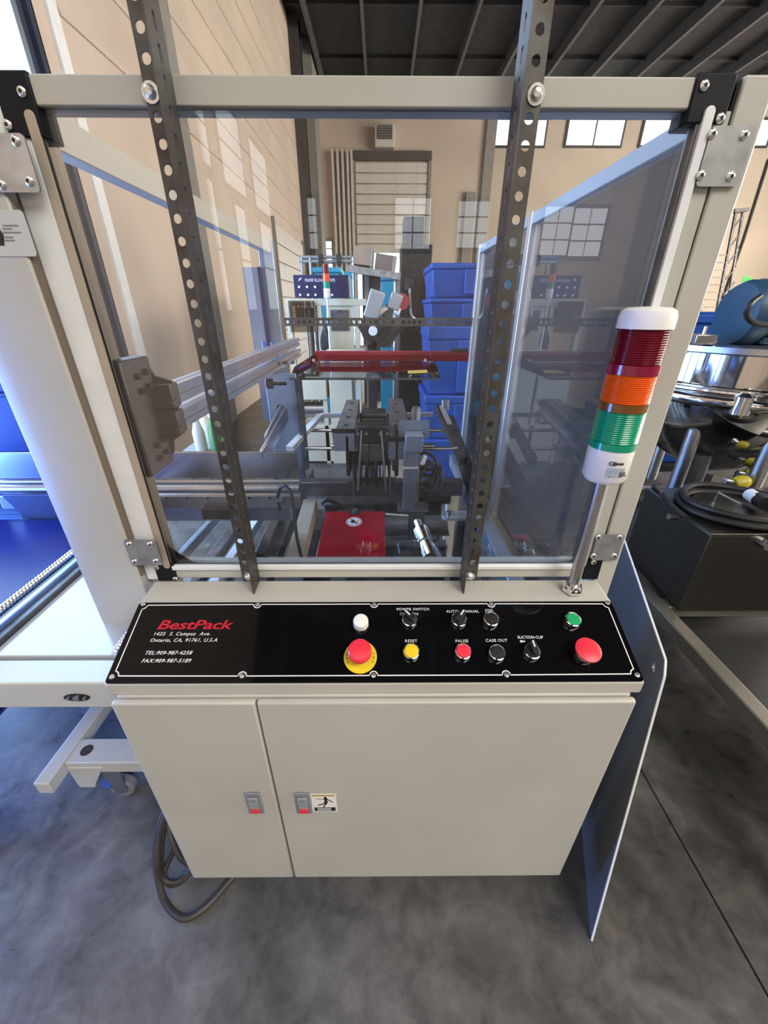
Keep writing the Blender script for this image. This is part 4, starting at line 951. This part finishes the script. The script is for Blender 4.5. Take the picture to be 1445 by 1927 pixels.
# bottles on the bench beyond the infeed conveyor
for i, (u, v, yy, h_, m_, lab) in enumerate(((371, 803, 2.82, .26, OFFWHITE, 'white spray bottle standing by the warehouse wall'), (386, 795, 3.05, .30, mat('bottle_cream', (.72, .70, .58), .4), 'cream handled jug standing by the warehouse wall'), (401, 803, 2.82, .28, mat('bottle_green', (.05, .20, .05), .35), 'green bottle standing by the warehouse wall'))):
    p = at(u, v, y=yy); t_ = thing('bottle', lab, 'bottle', (p.x, yy, BZ))
    zb_ = BZ
    obj('body', MB().lathe([(.038, 0), (.042, .02), (.042, h_*.55), (.025, h_*.78), (.02, h_*.9)], T(p.x, yy, zb_), 20), m_, t_)
    obj('cap', MB().lathe([(.024, h_*.9), (.022, h_)], T(p.x, yy, zb_), 16), (BLACK, OFFWHITE, OFFWHITE)[i], t_)
zb_ = BZ
tb = thing('bottle_stand', 'low narrow grey stand carrying bottles near the warehouse wall', 'stand', (-1.3, 2.95, 0))
obj('stand_top', MB().box(at(352, 842, y=2.9).x, at(418, 842, y=2.9).x, 2.75, 3.15, zb_-.04, zb_-.0005), BEIGE_D, tb)
for x in (at(358, 842, y=2.9).x, at(412, 842, y=2.9).x):
    for y_ in (2.8, 3.1): obj('leg', MB().box(x-.025, x+.025, y_-.025, y_+.025, 0, zb_-.04), IRON2, tb)

# ================================================================== RIGHT: TANK, BOX, CART
XB = 1.10; cy = 1.13
bx = thing('stainless_box', 'dark brushed stainless steel box with round lid on a low trolley', 'tank box', (1.32, 1.32, .337))
obj('shell', MB().box(XB, 1.62, cy, 1.50, .337, .665), SSD, bx, bevel=.004)
obj('top', MB().box(XB-.004, 1.625, cy-.004, 1.505, .665, .672), SSD, bx, bevel=.002)
lc = at(1378, 958, z=.672)
obj('lid', MB().lathe([(.125, .672), (.130, .676), (.128, .682), (.02, .690)], T(lc.x, lc.y, 0), 36), SSD, bx)
g0, g1 = at(1343, 943, z=.688), at(1385, 965, z=.688)
obj('lid_handle', MB().tube([g0, g0+Vector((.004, 0, .035)), g1+Vector((0, 0, .035)), g1], .004, 8), STEEL, bx)
a = at(1268, 972, x=XB); obj('side_bolt', MB().cyl((XB, a.y, a.z), (XB-.02, a.y, a.z), .012, 8), STEEL, bx)
obj('side_bolt', MB().cyl((at(1432, 1020, y=cy).x, cy, at(1432, 1020, y=cy).z), (at(1432, 1020, y=cy).x, cy-.03, at(1432, 1020, y=cy).z), .016, 8), STEEL, bx)
co = thing('cable_coil', 'thick black cable coiled round the lid of the stainless box', 'cable', (lc.x, lc.y, .672))
for k, (r_, z_) in enumerate(((.150, .684), (.172, .684), (.160, .705))):
    obj('turn', MB().tube([(lc.x+r_*math.cos(t)*1.05, lc.y+r_*math.sin(t)*.95, z_+.003*math.sin(3*t+k)) for t in [i*2*PI/40 for i in range(40)]], .0115, 8, closed=True), RUBBER, co)
obj('tail', MB().tube(sm([at(1229, 915, z=.72), at(1245, 930, z=.69), at(1262, 950, z=.684), at(1290, 975, z=.684)]), .010, 8), RUBBER, co)
obj('plug', MB().cyl(at(1410, 930, z=.72), at(1425, 940, z=.72), .022, 14), ALUW, co); obj('plug_grip', MB().cyl(at(1424, 938, z=.72), at(1440, 948, z=.72), .024, 14), BLACK, co)
ct = thing('trolley', 'low grey steel tube trolley under the stainless box', 'trolley', (1.3, 1.2, 0))
xc = 1.035
CART = mat('trolley_steel', (.30, .28, .24), .38, .7, noise=.1)
for x in (xc, 1.95): obj('side_tube', MB().box(x, x+.05, .35, 2.3, .285, .337), CART, ct, bevel=.004)
for y_ in (1.155, .35, 2.25): obj('cross_tube', MB().box(xc+.05, 1.95, y_, y_+.05, .285, .335), CART, ct, bevel=.004)
obj('drip_pan', MB().box(xc+.05, 1.95, .40, 2.25, .24, .25), mat('pan_dark', (.035, .035, .035), .4, .5), ct)
for x in (xc, 1.95):
    for y_ in (.40, 2.2):
        l_ = obj('caster', MB().lathe([(.05, -.018), (.055, -.01), (.055, .01), (.05, .018)], T(x+.025, y_, .055) @ R(90, 'Y'), 24), BLACK, ct); obj('caster_fork', MB().box(x-.003, x+.0, y_-.02, y_+.02, .05, .285).box(x+.05, x+.053, y_-.02, y_+.02, .05, .285).box(x, x+.05, y_-.02, y_+.02, .12, .285), STEEL_D, l_)
# mirror-steel mixing vessel
VX, VY = 1.78, 2.02
vs_ = thing('mixing_vessel', 'mirror polished stainless mixing vessel with flat lid and tubular rim', 'vessel', (VX, VY, 0))
Mv = T(VX, VY, 0)
obj('wall', MB().lathe([(.43, .99), (.43, 1.165)], Mv, 64, cap=False), SSM, vs_)
obj('lid', MB().lathe([(.455, 1.165), (.475, 1.172), (.475, 1.195), (.46, 1.200), (.05, 1.202)], Mv, 64), STEEL, vs_)
obj('rim_tube', MB().tube([(VX+.50*math.cos(t), VY+.50*math.sin(t), .985) for t in [i*2*PI/64 for i in range(64)]], .026, 12, closed=True), SSM, vs_)
obj('rim_tube', MB().tube([(VX+.47*math.cos(t), VY+.47*math.sin(t), 1.020) for t in [i*2*PI/64 for i in range(64)]], .014, 10, closed=True), CHROME, vs_)
obj('bowl', MB().lathe([(.10, .56), (.27, .66), (.40, .79), (.465, .93), (.47, .985)], Mv, 64), SSM, vs_)
for a_ in (215, 255, 330, 90):
    c_, s_ = math.cos(math.radians(a_)), math.sin(math.radians(a_))
    obj('leg', MB().cyl((VX+.40*c_, VY+.40*s_, .337), (VX+.40*c_, VY+.40*s_, .84), .032, 18), STEEL, vs_)
tc_ = math.radians(232); q_ = Vector((VX+.50*math.cos(tc_), VY+.50*math.sin(tc_), .985))
obj('rim_clamp', MB().lathe([(.02, -.05), (.036, -.035), (.036, .035), (.02, .05)], T(*q_), 20), CHROME, vs_)
obj('outlet', MB().cyl((VX-.25, VY-.20, .72), (VX-.25, VY-.20, .56), .06, 20), STEEL_D, vs_)
mo = thing('electric_motor', 'blue finned electric motor lying on the mixing vessel lid', 'motor', (VX-.05, VY-.1, 1.2))
mc = at(1402, 592, y=1.85); MX = T(mc.x+.145, 1.85, mc.z) @ R(90, 'Y')
obj('housing', MB().lathe([(.10, -.14), (.115, -.12), (.115, .20), (.10, .22)], MX, 36), MOTOR, mo)
obj('fan_cowl', MB().lathe([(.07, -.20), (.115, -.19), (.128, -.165), (.128, -.12)], MX, 36), MOTOR, mo)
for i in range(14):
    a_ = math.radians(130+i*17); obj('cooling_fin', MB().box(-.003, .003, .110, .135, -.11, .19, MX @ R(i*25.7, 'Z')), MOTOR, mo)
obj('terminal_box', MB().box(mc.x+.09, mc.x+.22, 1.72, 1.80, mc.z+.06, mc.z+.15), MOTOR, mo, bevel=.008)
obj('foot', MB().box(mc.x+.04, mc.x+.32, 1.76, 1.94, 1.203, mc.z-.08), MOTOR, mo, bevel=.008)
obj('lead', MB().tube(sm([at(1430, 558, y=1.70), at(1412, 572, y=1.66), at(1405, 592, y=1.66), at(1420, 608, y=1.66), at(1460, 612, y=1.68)]), .010, 8), RUBBER, mo)
hb = thing('lid_clamp', 'small stainless clamp block on the vessel lid rim', 'clamp', (VX-.33, VY-.2, 1.2))
a = at(1325, 628, y=1.80); obj('block', MB().box(a.x-.04, a.x+.05, 1.78, 1.85, 1.201, 1.24), STEEL, hb, bevel=.004); obj('pin', MB().cyl((a.x, 1.80, 1.24), (a.x, 1.80, 1.27), .009, 10), CHROME, hb)
for i, (u, v, yy) in enumerate(((1393, 908, 1.62), (1415, 893, 1.72))):
    c = at(u, v, y=yy); t_ = thing('valve_handle', ('yellow knob valve just behind the cable coil', 'yellow knob valve beyond its twin under the vessel')[i], 'valve', c)
    obj('knob', MB().lathe([(.006, -.03), (.026, -.028), (.032, -.01), (.032, .012), (.024, .03), (.005, .032)], T(*c) @ R(75, 'Y'), 20), YELV, t_)
    obj('stem', MB().cyl(c+Vector((-.03, 0, 0)), c+Vector((-.075, 0, .01)), .012, 12), STEEL, t_)
    obj('pipe', MB().cyl(c+Vector((-.06, 0, .01)), c+Vector((-.06, .02, -.2)), .018, 12), STEEL_D, t_)
# bins behind the vessel
bb = tag(obj('storage_bin', MB().lathe([(.40, 0), (.46, .95), (.48, .95), (.48, 1.0), (.44, 1.0), (.42, .9)], T(2.15, 3.1, .30) @ R(45, 'Z'), 4), BLUETOTE, None, bevel=.02), 'blue plastic bin behind the mixing vessel', 'bin')
sp = thing('bin_stand', 'dark steel stand under the blue bin behind the vessel', 'stand', (2.15, 3.1, 0)); obj('deck', MB().box(1.8, 2.5, 2.75, 3.45, .25, .30), IRON, sp)
for x in (1.83, 2.47):
    for y_ in (2.78, 3.42): obj('leg', MB().box(x-.025, x+.025, y_-.025, y_+.025, 0, .25), IRON, sp)
c = at(1350, 600, y=5.0)
wb_ = tag(obj('storage_crate', MB().box(c.x-.3, c.x+.18, 5.0, 5.4, 0, c.z+.07), BLUETOTE, None, bevel=.02), 'dark blue crate standing between the ladder and the motor', 'crate')

# clutter seen through the side pane: dark palletised equipment
ek = thing('covered_machine', 'dark grey machine bench with white covers beyond the side pane', 'machine', (1.6, 3.8, 0))
obj('bench', MB().box(.95, 2.4, 3.6, 4.6, .0, .95), IRON, ek, bevel=.02); obj('stand_top', MB().box(.9, 2.45, 3.5, 4.7, .95, 1.0), IRON2, ek)
obj('cabinet', MB().box(.95, 1.75, 4.1, 4.6, 1.0, 1.62), IRON2, ek, bevel=.02); obj('cabinet', MB().box(1.8, 2.5, 4.0, 4.6, 1.0, 1.75), IRON, ek, bevel=.02)
obj('cover', MB().lathe([(.22, 1.62), (.20, 1.70), (.12, 1.75), (.02, 1.77)], T(1.35, 4.35, 0), 24), OFFWHITE, ek)
pt = thing('pallet_trolley', 'grey pallet frame with brown load standing behind the side pane', 'pallet', (1.15, 2.5, 0))
obj('frame', MB().box(.72, 1.35, 2.40, 2.45, .35, .45).box(.72, 1.35, 3.3, 3.35, .35, .45).box(.72, .77, 2.45, 3.3, .35, .45).box(1.30, 1.35, 2.45, 3.3, .35, .45), BEIGE_D, pt)
obj('load', MB().box(.78, 1.28, 2.5, 3.25, .42, .62), CARD, pt, bevel=.01); obj('pump', MB().cyl((.85, 2.7, .70), (1.2, 2.7, .70), .09, 20), IRON, pt)
for x in (.75, 1.32):
    for y_ in (2.42, 3.32): obj('leg', MB().box(x-.02, x+.02, y_-.02, y_+.02, 0, .36), IRON2, pt)
pt.location.x += .2
obj('tray', MB().box(.75, 1.30, 2.9, 3.25, .80, .84), BEIGE_D, pt); obj('tray_leg', MB().box(.77, .80, 3.0, 3.03, .6, .80).box(1.25, 1.28, 3.0, 3.03, .6, .80), IRON2, pt)

ek.location.x += .12
# ladder mast against the back wall, exit sign, hanging cable
ld = thing('access_ladder', 'tall dark braced ladder mast standing against the beige back wall', 'ladder', at(1340, 612, y=13.5))
p, q = at(1352, 612, y=13.5), at(1385, 398, y=13.5); r0 = at(1328, 612, y=13.5); r1 = at(1332, 480, y=13.5)
q2 = at(1398, 398, y=13.5)
obj('stile', MB().bar((p.x, 13.5, 0), q, .06, .06), IRON, ld); obj('stile', MB().bar((p.x+.35, 13.5, 0), q2, .05, .05), IRON, ld)
obj('stile', MB().bar((r0.x-.1, 13.5, 0), at(1338, 470, y=13.5), .05, .05), IRON, ld)
for i in range(10):
    v = 480+i*14; obj('rung', MB().bar(at(1325, v, y=13.5), at(1338+ (610-v)*.16+14, v, y=13.5), .03, .03), IRON, ld)
for i in range(7):
    f = i/7; a, b = Vector((p.x, 13.5, p.z)).lerp(q, f), Vector((p.x+.35, 13.5, p.z)).lerp(q2, min(1, f+.12)); obj('brace', MB().bar(a, b, .03, .03), IRON, ld)
obj('platform', MB().bar(at(1375, 398, y=13.5), at(1402, 396, y=13.5), .3, .08), IRON, ld)
ex = tag(obj('exit_sign', MB().box(at(1402, 525, y=BWY-.1).x, at(1412, 525, y=BWY-.1).x, BWY-.12, BWY-.001, at(1402, 530, y=BWY-.1).z, at(1402, 521, y=BWY-.1).z), emis('exit_green', (.2, .9, .2), 1.2)), 'small glowing green exit sign on the back wall', 'sign')
cd_ = tag(obj('conduit', MB().tube([at(1447, 300, y=BWY-.05), at(1400, 450, y=BWY-.05), at(1350, 592, y=BWY-.05)], .035, 6), DARKCOL), 'thin dark conduit slanting down the back wall beside the ladder', 'conduit')

# ================================================================== BEYOND THE GUARD: other machines
FYY = 3.6; F = lambda u, v: at(u, v, y=FYY)
fm = thing('filling_machine', 'beige framed filling machine with navy control box and lettering', 'machine', (F(600, 600).x, FYY, 0))
a, b = F(551, 517), F(657, 560)
cbx = obj('control_box', MB().box(a.x, b.x, FYY, FYY+.25, b.z, a.z), NAVY, fm, bevel=.004)
text('lettering', 'INLINE FILLING SYSTEMS', .030, ALUW, cbx, T(F(574, 530).x, FYY-.003, F(574, 530).z) @ R(90, 'X'), sx=.72)
obj('emblem', MB().prism([(0, 0), (.012, .022), (.034, .026), (.028, .020), (.016, .018), (.024, .012), (.012, .010)], -.003, 0, T(F(561, 530).x, FYY, F(561, 530).z) @ XZ), ALUW, cbx)
for u, v in ((563, 540), (578, 540), (593, 540), (565, 555), (580, 555), (594, 555), (625, 555)): obj('indicator', MB().cyl((F(u, v).x, FYY-.012, F(u, v).z), (F(u, v).x, FYY, F(u, v).z), .009, 10), ALUW, cbx)
# frame below the box
z_ = F(600, 562).z
obj('top_bar', MB().box(F(537, 562).x, F(690, 562).x, FYY, FYY+.5, z_-.05, z_), CREAM, fm, bevel=.004)
for u in (540, 597, 668): obj('post', MB().box(F(u, 600).x, F(u+9, 600).x, FYY, FYY+.05, .0, z_-.05), CREAM, fm, bevel=.003)
obj('side_panel', MB().box(F(614, 600).x, F(665, 600).x, FYY+.02, FYY+.04, .75, z_-.05), CREAM, fm)
obj('opening', MB().box(F(622, 600).x, F(656, 600).x, FYY+.010, FYY+.02, F(600, 622).z, F(600, 583).z), IRON2, fm)
obj('smoked_door', MB().box(F(546, 600).x, F(594, 600).x, FYY-.02, FYY-.012, F(600, 625).z, F(600, 566).z), glass('smoked_door_glass', (.5, .47, .43), 1.5), fm)
obj('nozzle_block', MB().box(F(552, 600).x, F(588, 600).x, FYY+.1, FYY+.3, F(600, 615).z, F(600, 578).z), IRON, fm, bevel=.01)
for u in (556, 564, 572, 580): obj('nozzle', MB().cyl((F(u, 600).x, FYY+.07, F(600, 572).z), (F(u, 600).x, FYY+.07, F(600, 600).z), .008, 8), STEEL, fm)
obj('base_cabinet', MB().box(F(552, 700).x, F(613, 700).x, FYY-.02, FYY+.4, F(600, 752).z, F(600, 715).z), CREAM, fm, bevel=.006)
obj('base_skirt', MB().box(F(560, 700).x, F(700, 700).x, FYY, FYY+.5, .02, F(600, 800).z), CREAM, fm, bevel=.006)
obj('column', MB().box(F(618, 700).x, F(662, 700).x, FYY-.01, FYY+.35, .0, F(600, 690).z), CREAM, fm, bevel=.006)
obj('pump', MB().cyl((F(566, 780).x, FYY+.1, F(600, 775).z), (F(610, 780).x, FYY+.1, F(600, 775).z), .07, 18), STEEL, fm)
obj('work_top', MB().box(F(618, 660).x, F(690, 660).x, FYY-.15, FYY+.3, F(600, 662).z-.03, F(600, 655).z), CREAM, fm, bevel=.006)
for k in range(5):
    u = 606+k*3; obj('hanging_cable', MB().tube(sm([F(612, 612)+Vector((0, -.03-.01*k, 0)), F(u, 635)+Vector((0, -.05-.01*k, 0)), F(608+k*2.5, 657)+Vector((0, -.05, 0)), F(617+k, 640)+Vector((0, -.04, 0)), F(614, 613)+Vector((0, -.03, 0))]), .006, 6), RUBBER, fm)
# shelving frame above
sf = thing('pipe_rack', 'grey tube rack standing behind the navy control box', 'rack', (F(600, 600).x, 4.3, 0))
Q = lambda u, v: at(u, v, y=4.3)
for v in (484, 492): obj('rail', MB().cyl(Q(564, v), Q(668, v), .014, 8), ZINC, sf)
for u in (567, 583, 664): obj('upright', MB().cyl((Q(u, 484).x, 4.3, 0), Q(u, 484), .014, 8), ZINC, sf)
for u in (604, 638): obj('clamp', MB().box(Q(u, 490).x-.02, Q(u, 490).x+.02, 4.27, 4.33, Q(u, 500).z, Q(u, 478).z), IRON, sf)
# small signal tower on that machine
s2 = thing('signal_tower', 'small distant stack light in front of the navy control box', 'signal light', F(614, 605))
S = lambda u, v: at(u, v, y=FYY-.10); sx_ = S(614, 530).x; rr2 = .026
for v0, v1, m_, nm in ((497, 515, L_RED, 'lens'), (515, 530, L_ORG, 'lens'), (530, 543, L_GRN, 'lens'), (543, 561, WHITEL, 'lamp_base')):
    obj(nm, MB().cyl((sx_, FYY-.1, S(614, v1).z), (sx_, FYY-.1, S(614, v0).z), rr2, 20), m_, s2)
obj('pole', MB().cyl((sx_, FYY-.1, S(614, 660).z), (sx_, FYY-.1, S(614, 561).z), .009, 10), ALUW, s2)
# cartons tilted on a chute and the chute frame
ch = thing('carton_chute', 'tilted grey chute frame holding cartons behind the filling machine', 'chute', at(700, 640, y=4.0))
H4 = lambda u, v: at(u, v, y=4.0)
obj('deck', MB().bar(H4(655, 508), H4(752, 523), .35, .02, (0, 0, 1)), ZINC, ch); obj('side_strip', MB().bar(H4(655, 508)+Vector((0, -.18, 0)), H4(752, 523)+Vector((0, -.18, 0)), .01, .05), ZINC, ch)
for u in (690, 748): obj('post', MB().box(H4(u, 520).x-.02, H4(u, 520).x+.02, 3.98, 4.02, 0, H4(u, 517).z), BEIGE_D, ch)
obj('back_panel', MB().box(H4(682, 560).x, H4(716, 560).x, 4.02, 4.04, .5, H4(700, 516).z), IRON2, ch)
for (u0, v0, u1, v1), lab, ang in (((668, 473, 703, 508), 'brown carton with metal band tilted on the chute', 6), ((706, 487, 744, 518), 'darker brown carton lower on the tilted chute', 8)):
    c0, c1 = H4(u0, v0), H4(u1, v1); w_, h_ = c1.x-c0.x, c0.z-c1.z
    t_ = thing('carton', lab, 'carton', ((c0.x+c1.x)/2, 4.0, c1.z)); M = T((c0.x+c1.x)/2, 4.0, (c0.z+c1.z)/2+.02) @ R(ang, 'Y')
    obj('box', MB().cbox((0, 0, 0), (w_, .28, h_*.95)), CARD if ang == 6 else mat('cardboard_dark', (.20, .15, .115), .7), t_, M, bevel=.004); obj('tape', MB().cbox((w_*.4, 0, 0), (w_*.14, .285, h_*.96)), ZINC, t_, M)
# case taper with slanted grey covers
tp_ = thing('case_taper', 'grey case taper with slanted covers rollers and black belts', 'machine', at(740, 660, y=3.0))
G3 = lambda u, v: at(u, v, y=3.0)
GC = mat('taper_cover_grey', (.42, .42, .43), .4, .3)
obj('cover', MB().bar(G3(698, 598), G3(712, 548), .10, .20, (0, 1, 0)), GC, tp_, bevel=.008); obj('cover', MB().bar(G3(738, 582), G3(748, 553), .08, .16, (0, 1, 0)), GC, tp_, bevel=.008)
obj('cover', MB().bar(G3(722, 610), G3(735, 575), .06, .14, (0, 1, 0)), IRON2, tp_, bevel=.006)
obj('tape_roll', MB().cyl(G3(755, 568)+Vector((0, -.05, 0)), G3(755, 568)+Vector((0, .05, 0)), .05, 24), mat('tape_red', (.40, .06, .08), .4), tp_)
for p_, q_ in (((676, 612), (706, 655)), ((768, 610), (704, 655)), ((700, 655), (745, 600)), ((704, 612), (704, 660))): obj('belt_arm', MB().bar(G3(*p_), G3(*q_), .03, .03, (0, 1, 0)), IRON, tp_)
obj('side_plate', MB().prism([(G3(672, 600).x, G3(672, 612).z), (G3(760, 600).x, G3(760, 612).z), (G3(735, 650).x, G3(735, 655).z), (G3(690, 650).x, G3(690, 655).z)], 3.05, 3.06, XZ), IRON2, tp_)
obj('motor_cap', MB().cyl(G3(702, 622)+Vector((0, -.06, 0)), G3(702, 622), .03, 18), ALUW, tp_)
obj('roller', MB().cyl(G3(716, 590)+Vector((-.02, -.05, 0)), G3(724, 580)+Vector((.02, -.05, 0)), .022, 14), ALUW, tp_)
obj('roller', MB().cyl(G3(742, 585)+Vector((0, -.05, 0)), G3(752, 588)+Vector((0, -.05, 0)), .025, 14), ALUW, tp_)
obj('stand', MB().box(G3(700, 660).x-.03, G3(700, 660).x+.03, 3.05, 3.11, 0, G3(700, 650).z), IRON, tp_); obj('hook', MB().tube(sm([G3(771, 543), G3(772, 580), G3(776, 596), G3(782, 600)]), .008, 8), STEEL, tp_)
# dark machine column; head block added where the pane holds a dark reflection
dm = thing('dark_column_machine', 'tall dark grey machine column with small keypad beside blue totes', 'machine', at(780, 640, y=4.4))
a, b = at(756, 405, y=4.4), at(806, 640, y=4.4)
obj('column', MB().box(a.x, b.x, 4.4, 4.8, 0, at(780, 460, y=4.4).z), IRON, dm, bevel=.01); obj('head', MB().box(a.x+.02, b.x-.08, 4.45, 4.7, at(780, 460, y=4.4).z, a.z), IRON, dm, bevel=.01)
obj('keypad', MB().box(at(762, 530, y=4.4).x, at(778, 530, y=4.4).x, 4.395, 4.40, at(770, 545, y=4.4).z, at(770, 525, y=4.4).z), IRON2, dm)
obj('side_duct', MB().box(b.x-.05, b.x+.02, 4.3, 4.4, .0, at(780, 515, y=4.4).z), BEIGE_D, dm); obj('vent', MB().box(a.x+.03, b.x-.1, 4.395, 4.4, .9, 1.1), BLACK, dm)
# blue totes, stacked
tx0, tx1, tyy = at(806, 600, y=3.2).x, at(900, 600, y=3.2).x+.22, 3.2
zs = [0, .36, .72, at(830, 612, y=tyy).z, at(830, 560, y=tyy).z, at(830, 493, y=tyy).z]
lv = ['lowest', 'second', 'third', 'fourth', 'topmost']
for i in range(5):
    h_ = zs[i+1]-zs[i]; t_ = thing('storage_tote', 'blue plastic tote, %s in the stack behind the guard' % lv[i], 'tote', ((tx0+tx1)/2, tyy+.3, zs[i]), 'stacked blue totes')
    i1 = .035
    obj('body', MB().add([(tx0+i1, tyy+i1, zs[i]), (tx1-i1, tyy+i1, zs[i]), (tx1-i1, tyy+.6-i1, zs[i]), (tx0+i1, tyy+.6-i1, zs[i]), (tx0+.01, tyy+.01, zs[i]+h_*.8), (tx1-.01, tyy+.01, zs[i]+h_*.8), (tx1-.01, tyy+.59, zs[i]+h_*.8), (tx0+.01, tyy+.59, zs[i]+h_*.8)], [(0,1,2,3), (4,5,6,7), (0,1,5,4), (1,2,6,5), (2,3,7,6), (3,0,4,7)]), BLUETOTE, t_, bevel=.01)
    obj('rim', MB().box(tx0, tx1, tyy, tyy+.6, zs[i]+h_*.8, zs[i]+h_-.004), BLUETOTE, t_, bevel=.012)
    obj('rib', MB().box((tx0+tx1)/2-.05, (tx0+tx1)/2+.05, tyy-.006, tyy+.02, zs[i]+.02, zs[i]+h_*.8), BLUETOTE, t_, bevel=.006)
# cyan bins, wooden pallet
C5 = lambda u, v: at(u, v, y=5.2)
for (u0, v0, u1, v1), lab in (((590, 503, 640, 560), 'cyan plastic bin behind the navy control box'), ((716, 518, 742, 560), 'cyan plastic bin between the chute and dark machine column'), ((652, 512, 664, 560), 'narrow cyan bin beside the navy control box')):
    a, b = C5(u0, v0), C5(u1, v1); t_ = thing('cyan_bin', lab, 'bin', ((a.x+b.x)/2, 5.4, 0))
    obj('body', MB().box(a.x, b.x, 5.2, 5.7, 0, a.z-.05), CYAN, t_, bevel=.02); obj('rim', MB().box(a.x-.02, b.x+.02, 5.18, 5.72, a.z-.05, a.z), CYAN, t_, bevel=.01)
pl = thing('wooden_pallet', 'pale wooden pallet boards leaning on the floor behind folding head', 'pallet', at(695, 750, z=.1))
for i in range(4): obj('plank', MB().bar(at(683+i*7, 770-i*8, z=.10), at(706+i*3, 722, z=.10), .07, .02), WOOD, pl)
for f in (0, 1): obj('stringer', MB().bar(at(682+f*22, 768-f*46, z=.05), at(712+f*3, 742-f*21, z=.05), .04, .08), WOOD, pl)
tag(obj('carton_sheet', MB().box(.04, .34, 3.15, 3.75, .0, .006), CARD), 'flat brown cardboard sheet on the floor before the dark column', 'cardboard')
